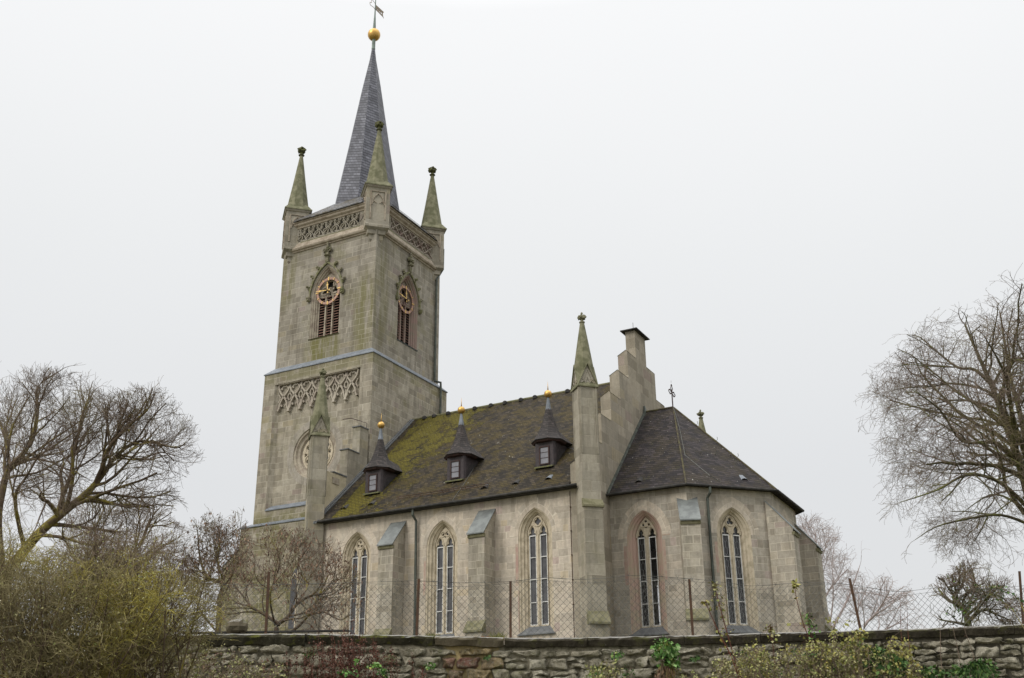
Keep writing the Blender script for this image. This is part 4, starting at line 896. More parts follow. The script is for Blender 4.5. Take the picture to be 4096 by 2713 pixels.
# pierced parapet friezes
def frieze_s(F, x0, x1, z0, z1):
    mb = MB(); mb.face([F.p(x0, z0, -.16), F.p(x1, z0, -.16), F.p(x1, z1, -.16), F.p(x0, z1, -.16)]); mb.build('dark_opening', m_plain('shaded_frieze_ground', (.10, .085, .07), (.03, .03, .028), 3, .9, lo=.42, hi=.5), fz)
    mb = MB(); N = 7; w_ = (x1-x0)/N; r = .175
    for k in range(N+1):
        for j, zz in ((0, z0+.2), (1, z1-.2)):
            cx_ = x0+w_*(k+(.25 if j else .0))+.1
            if cx_ < x0+.1 or cx_ > x1-.1: continue
            rib(mb, F, circ(cx_, zz, r+.02, 14), .045, -.16, .0, True)
            rib(mb, F, foil(cx_, zz, r-.03, 4, PI/4, 4), .03, -.16, -.05, True)
        cx_ = x0+w_*k+.1
        rib(mb, F, curve([(cx_-.25, z0), (cx_+.06, z0+.30), (cx_+.18, z1-.3), (cx_+.5, z1)], 4), .045, -.16, .0)
        rib(mb, F, curve([(cx_-.05, z1), (cx_+.10, z1-.32), (cx_+.30, z0+.3), (cx_+.42, z0)], 4), .04, -.16, -.01)
    rib(mb, F, [(x0, z0), (x1, z0), (x1, z1), (x0, z1)], .06, -.16, .0, True)
    mb.build('pierced_tracery', m_plain('frieze_tracery', (.34, .31, .25), (.25, .225, .17), 3, .9), fz)
def frieze_e(F, x0, x1, z0, z1):
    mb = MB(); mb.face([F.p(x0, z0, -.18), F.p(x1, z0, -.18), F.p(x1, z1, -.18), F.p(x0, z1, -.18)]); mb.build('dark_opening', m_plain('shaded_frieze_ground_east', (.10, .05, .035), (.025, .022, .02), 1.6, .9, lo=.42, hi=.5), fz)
    mb = MB(); N = 5; w_ = (x1-x0)/N
    for k in range(N):
        a, b = x0+w_*k, x0+w_*(k+1); m_ = (a+b)/2; zm = (z0+z1)/2
        rib(mb, F, [(a, z0), (b, z1)], .06, -.18, .02); rib(mb, F, [(a, z1), (b, z0)], .06, -.18, .02)
        rib(mb, F, [(m_, z0), (m_-w_*.5, zm), (m_, z1), (m_+w_*.5, zm)], .045, -.18, -.02, True)
        for cc in ((a+w_*.22, zm), (b-w_*.22, zm), (m_, z0+.17), (m_, z1-.17)): rib(mb, F, foil(*cc, .10, 4, 0, 4), .035, -.18, -.06, True)
    rib(mb, F, [(x0, z0), (x1, z0), (x1, z1), (x0, z1)], .06, -.18, .0, True)
    mb.build('pierced_tracery', m_plain('frieze_tracery_east', (.33, .29, .235), (.22, .16, .135), 2, .9), fz)
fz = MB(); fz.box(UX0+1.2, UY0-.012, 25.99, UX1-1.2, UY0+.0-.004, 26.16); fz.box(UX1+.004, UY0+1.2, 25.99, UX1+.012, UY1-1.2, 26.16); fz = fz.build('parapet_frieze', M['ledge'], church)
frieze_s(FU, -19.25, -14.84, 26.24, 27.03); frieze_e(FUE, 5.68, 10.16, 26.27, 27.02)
# tower roof and spire
def oct_(o, z, c=1.25):
    a, b, c_, d = UX0-o, UX1+o, UY0-o, UY1+o
    return [Vector(q) for q in ((a+c, c_, z), (b-c, c_, z), (b, c_+c, z), (b, d-c, z), (b-c, d, z), (a+c, d, z), (a, d-c, z), (a, c_+c, z))]
mb = MB(); o = .36; q0 = oct_(o, 27.44); q1 = oct_(o, 27.50)
mb.loft([oct_(.1, 27.435), q0, q1])
top = [Vector((TCX+x_, TCY+y_, 29.15)) for x_, y_ in ((-1, -1.9), (1, -1.9), (1.9, -1), (1.9, 1), (1, 1.9), (-1, 1.9), (-1.9, 1), (-1.9, -1))]
mb.loft([q1, top], 0, True, False, True); mb.build('tower_roof', m_slate('tower_roof_slate', (.10, .10, .105), (.14, .14, .15), .2, .26, .5, (.10, .11, .04), pale=False), tw)
mb = MB()
NL = 26; prof = [(2.20, 28.7), (2.10, 29.3), (1.985, 29.95), (1.29, 34.15), (.60, 38.5), (.215, 40.65), (.11, 41.5)]
rings = []
for (r0, z0), (r1, z1) in zip(prof, prof[1:]):
    k = max(1, int((z1-z0)/.8))
    for j in range(k): t = j/k; rings.append(mb.ngon((TCX, TCY), r0+(r1-r0)*t, z0+(z1-z0)*t, 8, PI/8))
rings.append(mb.ngon((TCX, TCY), .11, 41.5, 8, PI/8)); mb.loft(rings, 0, True)
spire = mb.build('spire', M['spire'], church)
mb = MB(); mb.lathe((TCX, TCY, 0), [(.115, 41.45), (.13, 41.5), (.115, 41.62), (.115, 42.2), (.15, 42.28)], 10); mb.lathe((TCX, TCY, 0), [(.08, 43.05), (.10, 43.2), (.05, 44.3), (.035, 45.1), (.03, 47.2), (.0, 47.3)], 8)
mb.build('spire_rod', M['patina'], spire)
mb = MB(); mb.sphere((TCX, TCY, 42.66), .42, 28, 1.06); mb.build('gilded_ball', M['gold'], spire, True)
mb = MB(); FV = Frame((TCX, 0, 0), (0, 1, 0), (1, 0, 0))
holes = [circ(TCY+.70, 44.93, .075, 12), [(TCY+.22, 44.84), (TCY+.27, 44.84), (TCY+.27, 44.94), (TCY+.22, 44.94)], [(TCY+.33, 44.84), (TCY+.36, 44.84), (TCY+.38, 44.94), (TCY+.33, 44.94)], [(TCY+.44, 44.84), (TCY+.52, 44.84), (TCY+.52, 44.94), (TCY+.44, 44.94)]]
plate(mb, FV, [(TCY+.0, 44.76), (TCY+.90, 44.76), (TCY+1.0, 44.70), (TCY+.88, 44.9), (TCY+.88, 45.04), (TCY+1.0, 45.22), (TCY+.0, 45.16)], holes, .012, -.012)
mb.face([FV.p(x, z, -.012) for x, z in ((TCY, 44.76), (TCY+.12, 44.76), (TCY+.12, 45.16), (TCY, 45.16))])
rib(mb, FV, curve([(TCY, 44.74), (TCY-.25, 44.78), (TCY-.55, 44.72), (TCY-.62, 44.9), (TCY-.45, 45.0), (TCY-.5, 45.25), (TCY-.8, 45.35)]), .03, -.01, .01); rib(mb, FV, [(TCY, 45.2), (TCY-.3, 45.28), (TCY-.8, 45.35)], .025, -.01, .01)
mb.build('weather_vane', m_plain('vane_metal', (.25, .19, .12), (.14, .12, .10), 6, .5, .5), spire)
# tower downpipe and roof rail
mb = MB(); X = UX1+.12
mb.tube([(X+.1, UY1+.02, 27.3), (X+.1, UY1+.0, 25.9), (X, UY1-.55, 25.0), (X, UY1-.58, 18.45), (X+.02, UY1-.58, 18.35), (TX1+.14, UY1-.52, 18.22), (TX1+.14, UY1-.50, 17.8), (TX1+.12, UY1-.50, 14.2)], .07, 8)
mb.build('downpipe', M['pipe'], church)
mb = MB()
mb.tube([(UX1+.1, 5.6, 27.82), (UX1+.1, 10.6, 27.82)], .014, 4)
for k in range(50): mb.tube([(UX1+.1, 5.6+k*.1, 27.5), (UX1+.1, 5.6+k*.1, 27.82)], .008, 3)
mb.build('snow_guard', M['gutter'], tw)
mb = MB(); mb.tube([(-7.62, -.34, EAVE-.05), (-7.62, -.34, 7.45), (-7.56, -.14, 7.2), (-7.50, -.13, 1.2)], .062, 8); mb.build('downpipe', M['pipe'], church)
mb = MB(); mb.tube([FSE.p(-1.06, ZEA-.05, .32), FSE.p(-1.06, 7.62, .32), FSE.p(-1.12, 7.42, .13), FSE.p(-1.14, 1.0, .12)], .065, 8); mb.build('downpipe', M['pipe'], church)
mb = MB(); mb.tube([(.02, -.03, 7.6), (.02, -.03, 1.2)], .014, 4)
for z in (6.9, 5.9, 4.9, 3.9, 2.9): mb.box(.0, -.06, z, .05, 0, z+.04)
mb.build('lightning_wire', M['rust'], church)
# weathered gable trace and iron bracket on the tower
mb = MB(); mb.tube([FT.p(-15.0, 14.35, .03), FT.p(-14.3, 14.25, .25), FT.p(-13.35, 13.85, .12), FT.p(-13.4, 11.0, .03)], .02, 4); mb.build('iron_bracket', M['iron'], tl)
# ---- dormers
for x in (-10.94, -6.33, -1.72):
    y0 = 1.15; b = MB(); zb = 9.22; zt_ = 10.42; yb = 2.7
    # cladding: front face, chamfer and cheeks running back into the roof
    fr = [(x-.44, y0+.02), (x+.44, y0+.02), (x+.50, y0+.12), (x+.50, yb), (x-.50, yb), (x-.50, y0+.12)]
    b.loft([[Vector((q[0], q[1], z)) for q in fr] for z in (zb-.1, zt_)], 0, True)
    dm = b.build('dormer', M['dormwall'], church)
    b = MB()
    for sg in (-1, 1):
        for k in range(8):   # lapped slates sweeping up the cheek
            t = k/8; b.tube([(x+sg*.515, y0+.15+t*.95, rz(y0+.15+t*.95)+.02), (x+sg*.52, y0+.17+t*.98, rz(y0+.15+t*.95)+.22*(1-t)), (x+sg*.52, y0+.45+t*1.0, zt_-.45+.35*t)], .012, 4)
    b.build('cheek_slates', M['gutter'], dm)
    b = MB(); c3 = (x, y0+.52)
    prof = [(.80, 10.40), (.83, 10.44), (.70, 10.58), (.56, 10.78), (.42, 11.05), (.31, 11.36), (.20, 11.75), (.135, 12.02)]
    b.loft([b.ngon(c3, r, z-(.0), 8, PI/8) for r, z in prof], 0, True, False, True)
    # skirt sweeping back onto the main roof
    cy_ = c3[1]
    for sg in (-1, 1):
        A_ = (x+sg*.76, cy_-.30, 10.43); A2 = (x+sg*.76, cy_+.30, 10.43); B_ = (x+sg*.72, 2.62, rz(2.62)+.02); C_ = (x+sg*.40, cy_+.12, 10.98); D_ = (x, 3.3, rz(3.3)+.01)
        b.face([A_, A2, C_]); b.face([A2, B_, C_]); b.face([B_, D_, C_]); b.face([A2, B_, (x+sg*.48, 2.5, 10.36), (x+sg*.48, cy_, 10.36)])
    b.face([(x-.40, cy_+.12, 10.98), (x+.40, cy_+.12, 10.98), (x, 3.3, rz(3.3)+.01)])
    b.build('dormer_roof', M['dormroof'], dm)
    b = MB(); b.loft([b.ngon(c3, .79, 10.405, 8, PI/8), b.ngon(c3, .74, 10.34, 8, PI/8), b.ngon(c3, .45, 10.30, 8, PI/8)], 0, True); b.build('soffit', M['darkwood'], dm)
    b = MB(); b.lathe((*c3, 0), [(.14, 11.98), (.13, 12.05), (.05, 12.58)], 8); b.build('lead_cap', M['lead'], dm)
    b = MB(); b.sphere((*c3, 12.76), .18, 20); b.lathe((*c3, 0), [(.035, 12.9), (.015, 13.15), (.0, 13.42)], 6); b.build('gilded_ball', M['gold'], dm, True)
    b = MB(); FD = Frame((x, y0+.02, 0), (1, 0, 0), (0, -1, 0))
    plate(b, FD, [(-.25, 9.30), (.25, 9.30), (.25, 10.14), (-.25, 10.14)], [[(-.2, 9.35), (.2, 9.35), (.2, 10.09), (-.2, 10.09)]], .05, 0)
    dw = b.build('dormer_window', M['darkwood'], dm)
    b = MB(); b.face([FD.p(-.2, 9.35, .012), FD.p(.2, 9.35, .012), FD.p(.2, 10.09, .012), FD.p(-.2, 10.09, .012)]); b.build('glass', M['dormglass'], dm)
    b = MB()
    for z in (9.6, 9.85): b.hexa([FD.p(-.2, z, .015), FD.p(.2, z, .015), FD.p(.2, z, .03), FD.p(-.2, z, .03), FD.p(-.2, z+.018, .015), FD.p(.2, z+.018, .015), FD.p(.2, z+.018, .03), FD.p(-.2, z+.018, .03)])
    b.build('glazing_bar', M['iron'], dm)
    b = MB(); b.hexa([(x-.46, y0-.16, 9.13), (x+.46, y0-.16, 9.13), (x+.46, y0+.1, 9.2), (x-.46, y0+.1, 9.2), (x-.46, y0-.14, 9.19), (x+.46, y0-.14, 9.19), (x+.46, y0+.1, 9.28), (x-.46, y0+.1, 9.28)]); b.build('sill', M['mossdark'], dm)
#@@END_CHURCH
# ================================================================ GROUND
WD = 20.0      # the retaining wall stands this far in front of the camera
def wallp(t, z, d=0):
    """t metres to the right of the point straight ahead, d towards the viewer"""
    p = CAM + HD*(WD-d) + HR*t; return Vector((p.x, p.y, z))
def wtop(t):
    for (a, za), (b, zb) in zip(WT, WT[1:]):
        if t <= b: return za+(zb-za)*(t-a)/(b-a)
    return WT[-1][1]
WT = [(-60, -1.2), (-8, -1.40), (-3.7, -1.43), (-2.0, -1.47), (-.3, -1.53), (.5, -1.55), (3.2, -1.53), (4.6, -1.50), (7.0, -1.46), (9.6, -1.385), (60, -.2)]
def hgt(x, y):
    """terrain height: lane in front of the wall, terrace rising behind it to the churchyard"""
    v = Vector((x, y, 0))-Vector((CAM.x, CAM.y, 0)); f = v.dot(HD); t = v.dot(HR)
    if f < WD-.25: return -5.6+.9*max(0, min(1, (f-4)/14))+.15*noise.noise(Vector((x*.3, y*.3, 0)))
    if f < WD+.3: return -4.7
    k_ = (wtop(max(-12, min(12, t*20/f)))-CAM.z)/WD
    far = max(0, (f-95)/400)
    return min(1.15, CAM.z+f*(k_-.0095))+.03*noise.noise(Vector((x*.4, y*.4, 2))) - far*16
me_v, me_f = [], []
fr_ = [-25, -10, 0, 4, 8, 12, 16, 19, WD-.26, WD-.24, WD+.29, WD+.31]+[WD+.31+1.5*k for k in range(1, 14)]+[44, 48, 54, 62, 72, 95, 140, 220, 400, 900]
tr_ = [-900, -400, -200, -100]+[-60+3*k for k in range(41)]+[100, 200, 400, 900]
for f in fr_:
    for t in tr_:
        p = CAM+HD*f+HR*t; me_v.append((p.x, p.y, hgt(p.x, p.y)))
n_ = len(tr_)
for i in range(len(fr_)-1):
    for j in range(n_-1): me_f.append((i*n_+j, i*n_+j+1, (i+1)*n_+j+1, (i+1)*n_+j))
me = bpy.data.meshes.new('ground'); me.from_pydata(me_v, [], me_f); go = bpy.data.objects.new('ground', me); COL.objects.link(go); go['kind'] = 'structure'
gm = NT('grassy_ground'); P_ = gm.pos(); c = gm.mix(gm.mapr(gm.noise(P_, .8, 7, .7), .35, .65), (.075, .085, .03), (.13, .115, .06)); c = gm.mix(gm.mapr(gm.noise(P_, 9, 5, .7), .4, .7, 0, .6), c, (.05, .045, .025))
gm.bump(gm.noise(P_, 20, 5, .7), .6, .05); me.materials.append(gm.fin(c, .95, 0, .1))
# ================================================================ RETAINING WALL
rw = thing('retaining_wall', 'long rubble stone retaining wall with dark mossy coping slabs in the foreground', 'wall', wallp(0, -4.7))
def m_rubble():
    s = NT('rubble_stone'); a = s.n('Attribute', attribute_name='tone', attribute_type='GEOMETRY').outputs['Fac']; P = s.pos()
    b_ = s.n('Attribute', attribute_name='warm', attribute_type='GEOMETRY').outputs['Fac']
    c = s.ramp(a, [(0, (.33, .30, .22)), (.3, (.48, .44, .34)), (.55, (.37, .34, .25)), (.8, (.58, .54, .43)), (1, (.42, .38, .28))])
    n1 = s.noise(P, 5, 7, .72); n2 = s.noise(P, 26, 6, .75)
    cw = s.ramp(a, [(0, (.33, .25, .13)), (.35, (.40, .32, .18)), (.6, (.31, .19, .14)), (.8, (.24, .10, .08)), (1, (.36, .28, .19))])
    c = s.mix(b_, c, cw)
    c = s.mix(s.mapr(n1, .42, .62, 0, .7), c, (.13, .12, .08))
    c = s.mix(s.mapr(n2, .52, .68, 0, .7), c, (.50, .48, .42))
    c = s.mix(s.mapr(n2, .30, .46, .85, 0), c, (.05, .045, .032))
    c = s.mix(s.mapr(s.noise(P, 1.7, 7, .75), .54, .66, 0, .6), c, (.14, .145, .05))
    s.bump(s.math('ADD', s.math('MULTIPLY', n1, 1.5), s.math('MULTIPLY', n2, 1.6)), 1.0, .04); return s.fin(c, .95, 0, .15)
MR = m_rubble()
rs = random.Random(3); V, Fc, T_, Wm = [], [], [], []
def stone(t0, t1, z0, z1, warm_=0.0, prot=None):
    """irregular bulging stone between t0..t1, z0..z1 on the wall face"""
    nx, nz_ = 11, 7; prot = rs.uniform(.01, .045) if prot is None else prot; base = len(V); sd_ = rs.uniform(0, 99); tone = rs.random()
    for j in range(nz_):
        for i in range(nx):
            u, v = i/(nx-1), j/(nz_-1); e_ = min(1, min(u, 1-u)*12.0)*min(1, min(v, 1-v)*6.5)
            w1 = noise.noise(Vector((t0*2+u*2, v*2, sd_)))*.10; w2 = noise.noise(Vector((u*2.5, v*2+z0, sd_+9)))*.11
            t = t0+(t1-t0)*u; z = z0+(z1-z0)*v
            t += w1*(1 if 0 < i < nx-1 else .55); z += w2*(1 if 0 < j < nz_-1 else .5)*.6
            if i in (0, nx-1) and j in (0, nz_-1): t += (t1-t0)*(.06 if i == 0 else -.06); z += (z1-z0)*(.12 if j == 0 else -.12)
            d = prot*(e_**.3)+.03*noise.noise(Vector((t*3.0, z*3.8, sd_)))*e_+.05*noise.noise(Vector((t*10, z*14, sd_)))*e_+.02*noise.noise(Vector((t*24, z*30, sd_)))*e_ - (.06 if e_ == 0 else 0)
            V.append(wallp(t, z, d+.0))
    for j in range(nz_-1):
        for i in range(nx-1): a = base+j*nx+i; Fc.append((a, a+1, a+nx+1, a+nx))
    T_.extend([tone]*(nx*nz_)); Wm.extend([warm_]*(nx*nz_))
z_rows = []; z = -.16
def rowz(t): return wtop(t)-.20
row = 0; zoff = 0
while zoff < 3.4:
    h = rs.uniform(.10, .22); t = -11.0+rs.uniform(-.3, 0)
    while t < 11.5:
        ln = rs.uniform(.14, .6) if h < .17 else rs.uniform(.2, .5)
        mid = -2.0 < t < -1.0
        warm_ = 1.0 if -.30 > t+ln/2 > -1.22 and zoff < 1.4 else 0.0
        za = rowz(t+ln/2)-zoff; g = .012; za += rs.uniform(-.02, .02)
        if rs.random() < .30 and h > .17 and not warm_:
            stone(t, t+ln-g, za-h*.48, za-g*.5); stone(t, t+ln-g, za-h+g*.5, za-h*.52)
        else:
            stone(t, t+ln-g, za-h+g*.4, za-g*.4, warm_, prot=.03+rs.random()*.03 if warm_ else None)
        t += ln
    zoff += h; row += 1
me = bpy.data.meshes.new('masonry'); me.from_pydata([v-ORG[rw.name] for v in V], [], Fc)
for nm, arr in (('tone', T_), ('warm', Wm)):
    at_ = me.attributes.new(nm, 'FLOAT', 'POINT'); at_.data.foreach_set('value', arr)
me.polygons.foreach_set('use_smooth', [True]*len(me.polygons)); me.materials.append(MR)
mo = bpy.data.objects.new('masonry', me); COL.objects.link(mo); mo.parent = rw
# joint bed and core
mb = MB(); tt = [-60, -40, -20, -12]+[-11+k for k in range(23)]+[12, 20, 40, 60]
for a, b in zip(tt, tt[1:]):
    for d, hh in ((-.04, 0), (-.55, 0)):
        mb.face([wallp(a, -5.2, d), wallp(b, -5.2, d), wallp(b, wtop(b)-.12, d), wallp(a, wtop(a)-.12, d)])
    mb.face([wallp(a, wtop(a)-.12, -.01), wallp(b, wtop(b)-.12, -.01), wallp(b, wtop(b)-.12, -.55), wallp(a, wtop(a)-.12, -.55)])
s_ = NT('joint_mortar'); P_ = s_.pos(); X_ = s_.xyz(P_)
v_ = s_.math('ADD', s_.math('MULTIPLY', X_[0], HR.x), s_.math('MULTIPLY', X_[1], HR.y))
tc0 = HR.dot(Vector((CAM.x, CAM.y, 0)))
wmask = s_.math('MULTIPLY', s_.mapr(v_, tc0-1.30, tc0-1.2), s_.mapr(v_, tc0-.32, tc0-.26, 1, 0))
c = s_.mix(s_.mapr(s_.noise(P_, 8, 5, .7), .35, .65), (.11, .10, .07), (.27, .245, .185)); c = s_.mix(s_.mapr(v_, tc0+3.5, tc0+6.5, 0, .75), c, (.045, .04, .03)); c = s_.mix(wmask, c, s_.mix(s_.mapr(s_.noise(P_, 5, 6, .7), .4, .6), (.42, .33, .17), (.30, .25, .14)))
s_.bump(s_.noise(P_, 30, 5, .7), .8, .02); mb.build('wall_core', s_.fin(c, .95, 0, .1), rw)
def m_coping(name, a, b, moss):
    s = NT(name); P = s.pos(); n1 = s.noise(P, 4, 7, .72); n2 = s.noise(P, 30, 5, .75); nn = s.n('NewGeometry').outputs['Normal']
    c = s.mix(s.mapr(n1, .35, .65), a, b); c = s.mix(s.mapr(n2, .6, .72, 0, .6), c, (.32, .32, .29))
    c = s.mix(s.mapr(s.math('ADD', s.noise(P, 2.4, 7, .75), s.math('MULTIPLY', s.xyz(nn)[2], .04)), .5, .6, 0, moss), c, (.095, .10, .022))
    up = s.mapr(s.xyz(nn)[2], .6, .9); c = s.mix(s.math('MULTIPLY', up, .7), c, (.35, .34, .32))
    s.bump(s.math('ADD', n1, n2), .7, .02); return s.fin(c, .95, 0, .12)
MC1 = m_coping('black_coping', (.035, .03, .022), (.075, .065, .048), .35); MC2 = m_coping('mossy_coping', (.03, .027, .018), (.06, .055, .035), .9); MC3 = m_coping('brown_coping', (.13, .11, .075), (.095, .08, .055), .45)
slabs = [(-8.8, -7.2, MC2, .17, .02), (-7.15, -5.62, MC3, .12, -.06), (-5.58, -3.72, MC2, .19, .06), (-3.68, -1.44, MC2, .16, .03), (-1.42, -.21, MC3, .155, .07)]
t = -.19
while t < 11: b = t+rs.uniform(1.1, 2.0); slabs.append((t, b-.012, MC1, .155, .05+rs.uniform(-.01, .01))); t = b
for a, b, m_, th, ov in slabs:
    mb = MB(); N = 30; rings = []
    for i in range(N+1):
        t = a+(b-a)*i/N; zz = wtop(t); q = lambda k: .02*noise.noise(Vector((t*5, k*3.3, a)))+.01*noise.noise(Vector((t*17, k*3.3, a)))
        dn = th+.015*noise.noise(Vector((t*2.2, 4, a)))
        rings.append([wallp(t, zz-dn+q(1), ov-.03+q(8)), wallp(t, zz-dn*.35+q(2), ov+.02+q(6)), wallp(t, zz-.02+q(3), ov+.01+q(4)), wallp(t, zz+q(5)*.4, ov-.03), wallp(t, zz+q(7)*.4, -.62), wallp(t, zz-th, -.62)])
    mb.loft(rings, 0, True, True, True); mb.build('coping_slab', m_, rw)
mb = MB(); mb.blob(wallp(-5.0, -1.27, -.2), .2, 5, .22, (1.15, .8, .75)); ls = mb.build('loose_stone', MC3); tag(ls, 'single dark rough block lying on the coping near the left end of the wall', 'stone')
# ================================================================ FENCE
fe = thing('chain_link_fence', 'rusty chain-link fence on leaning iron posts standing on the coping', 'fence', wallp(0, -1.5, -.35))
FD_ = -.30
posts = [(-11.5, -11.5, 1.15), (1075, 2287, 1110-48), (1675, 2315, 1666), (2042, 2325, 2042), (2757, 2317, 2772), (3398, 2313, 3450), (4078, 2285, 4100)]
for pt_ in posts[1:]:
    top = at(pt_[0], pt_[1], WD+.3); zb = wtop((Vector((top-CAM))).dot(HR))-.05
    bp = at(pt_[2], 2550, WD+.3); bt = (bp-CAM).dot(HR); bot = wallp(bt, wtop(bt)-.1, FD_)
    mb = MB(); ax = (top-bot).normalized(); u = HR; v = HD; r = .023
    ring = lambda p: [p+u*r, p+u*r+v*.04, p+u*(r-.008)+v*.04, p+u*(r-.008)+v*.008, p-u*r+v*.008, p-u*r]
    mb.loft([ring(bot), ring(top)], 0, True, True, True); mb.build('fence_post', M['rust'], fe)
ftop = [(-12, 2332), (1100, 2338), (1300, 2335), (1675, 2322), (1850, 2332), (2042, 2326), (2150, 2310), (2300, 2318), (2400, 2312), (2500, 2300), (2757, 2318), (2950, 2345), (3150, 2330), (3300, 2335), (3500, 2370), (3640, 2352), (3800, 2358), (4096, 2335)]
def ftz(t):
    px = 2048+t*FPX/WD*.945
    for (a, za), (b, zb) in zip(ftop, ftop[1:]):
        if px <= b: y_ = za+(zb-za)*max(0, (px-a))/(b-a); break
    else: y_ = 2335
    return at(px, y_, WD+.3).z
mb = MB(); st = .118; t = -8.5
def wob(t, z): return .012*noise.noise(Vector((t*1.3, z*2.1, 5)))
while t < 11.3:
    for sg in (-1, 1):
        pts = []; z0_ = wtop(t)+.0; L_ = 1.05; n = 8
        for k in range(n+1):
            tt_ = t+sg*L_*k/n*.98; zz = z0_+L_*k/n; lim = ftz(tt_)
            if zz > lim+.02: break
            pts.append(wallp(tt_+wob(tt_, zz), zz+wob(zz, tt_), FD_-.02+.02*noise.noise(Vector((tt_, zz, 1)))))
        if len(pts) > 1: mb.tube(pts, .0033, 3, cap=False)
    t += st
for off in (0, .02): mb.tube([wallp(-8.5+.2*k, ftz(-8.5+.2*k)+.012*noise.noise(Vector((k*.9, off*50, 0))), FD_-.02) for k in range(98)], .0035, 3, cap=False)
mb.tube([wallp(-8.5+.3*k, ftz(-8.5+.3*k)-.02-.05*abs(math.sin(k*.33)), FD_-.03) for k in range(66)], .003, 3, cap=False)
for k in range(66):
    t = -8.4+.3*k+rs.uniform(-.05, .05); z = ftz(t); p = wallp(t, z, FD_-.02); mb.tube([p, p+HR*.03+Vector((0, 0, .05))], .003, 3, cap=False); mb.tube([p, p-HR*.03+Vector((0, 0, .04))], .003, 3, cap=False)
mb.build('wire_mesh', M['wire'], fe)
# ================================================================ VEGETATION GENERATORS
class Wood:
    """collects tapering branch polylines and leaf cards, builds them as single meshes"""
    def __init__(s): s.lines = {}; s.leaves = []
    def line(s, pts, rads, sides): s.lines.setdefault((len(pts), sides), []).append((pts, rads))
    def mesh(s, name, mat, parent, keys=None):
        Vs, Fs, off = [], [], 0
        for (n, k), items in s.lines.items():
            if keys and not keys(k): continue
            P = np.array([i[0] for i in items], float); Rr = np.array([i[1] for i in items], float); m = len(items)
            D = np.empty_like(P); D[:, 1:-1] = P[:, 2:]-P[:, :-2]; D[:, 0] = P[:, 1]-P[:, 0]; D[:, -1] = P[:, -1]-P[:, -2]
            D /= np.linalg.norm(D, axis=2, keepdims=True)+1e-9
            ref = np.where(np.abs(D[..., 2:3]) < .9, np.array([0, 0, 1.]), np.array([1., 0, 0])); U = np.cross(D, ref); U /= np.linalg.norm(U, axis=2, keepdims=True)+1e-9; W_ = np.cross(D, U)
            an = 2*np.pi*np.arange(k)/k
            ring = P[:, :, None, :]+(U[:, :, None, :]*np.cos(an)[None, None, :, None]+W_[:, :, None, :]*np.sin(an)[None, None, :, None])*Rr[:, :, None, None]
            Vs.append(ring.reshape(-1, 3)); idx = np.arange(m*n*k).reshape(m, n, k)
            a = idx[:, :-1, :]; b = np.roll(idx, -1, axis=2)[:, :-1, :]; c = np.roll(idx, -1, axis=2)[:, 1:, :]; d = idx[:, 1:, :]
            Fs.append(np.stack([a, b, c, d], -1).reshape(-1, 4)+off); off += m*n*k
        if not Vs: return None
        Va = np.concatenate(Vs)-np.array(ORG[root(parent).name] if parent else (0, 0, 0)); Fa = np.concatenate(Fs)
        return npmesh(name, Va, Fa, mat, parent, 4)
def npmesh(name, Va, Fa, mat, parent, k, tone=None):
    me = bpy.data.meshes.new(name); me.vertices.add(len(Va)); me.vertices.foreach_set('co', Va.astype(np.float32).ravel())
    me.loops.add(Fa.size); me.loops.foreach_set('vertex_index', Fa.astype(np.int32).ravel())
    me.polygons.add(len(Fa)); me.polygons.foreach_set('loop_start', np.arange(len(Fa), dtype=np.int32)*k); me.polygons.foreach_set('loop_total', np.full(len(Fa), k, np.int32))
    me.update(calc_edges=True)
    if tone is not None: a = me.attributes.new('tone', 'FLOAT', 'POINT'); a.data.foreach_set('value', tone.astype(np.float32))
    me.materials.append(mat); o = bpy.data.objects.new(name, me); COL.objects.link(o)
    if parent: o.parent = parent
    return o
def leaves(name, pts, size, mat, parent, seed=0, droop=0.0, tones=None, asp=.6, kind=None):
    """pts (n,3): each leaf is a folded pair of triangles with its own direction"""
    rg = np.random.default_rng(seed); n = len(pts); P = np.array(pts, float)
    d = rg.normal(size=(n, 3)); d[:, 2] -= droop; d /= np.linalg.norm(d, axis=1, keepdims=True)
    q = rg.normal(size=(n, 3)); s_ = np.cross(d, q); s_ /= np.linalg.norm(s_, axis=1, keepdims=True); up = np.cross(d, s_)
    L_ = size*rg.uniform(.55, 1.3, (n, 1)); w_ = L_*asp*.5; base = P; tip = P+d*L_; m1 = P+d*L_*.45+s_*w_+up*w_*.35; m2 = P+d*L_*.5-s_*w_+up*w_*.35
    Va = np.stack([base, m1, tip, m2], 1).reshape(-1, 3)-np.array(ORG[root(parent).name] if parent else (0, 0, 0)); Fa = np.arange(4*n).reshape(n, 4)
    tn = np.repeat(rg.random(n) if tones is None else tones, 4); o = npmesh(name, Va, Fa, mat, parent, 4, tn)
    if kind: o['kind'] = kind
    return o
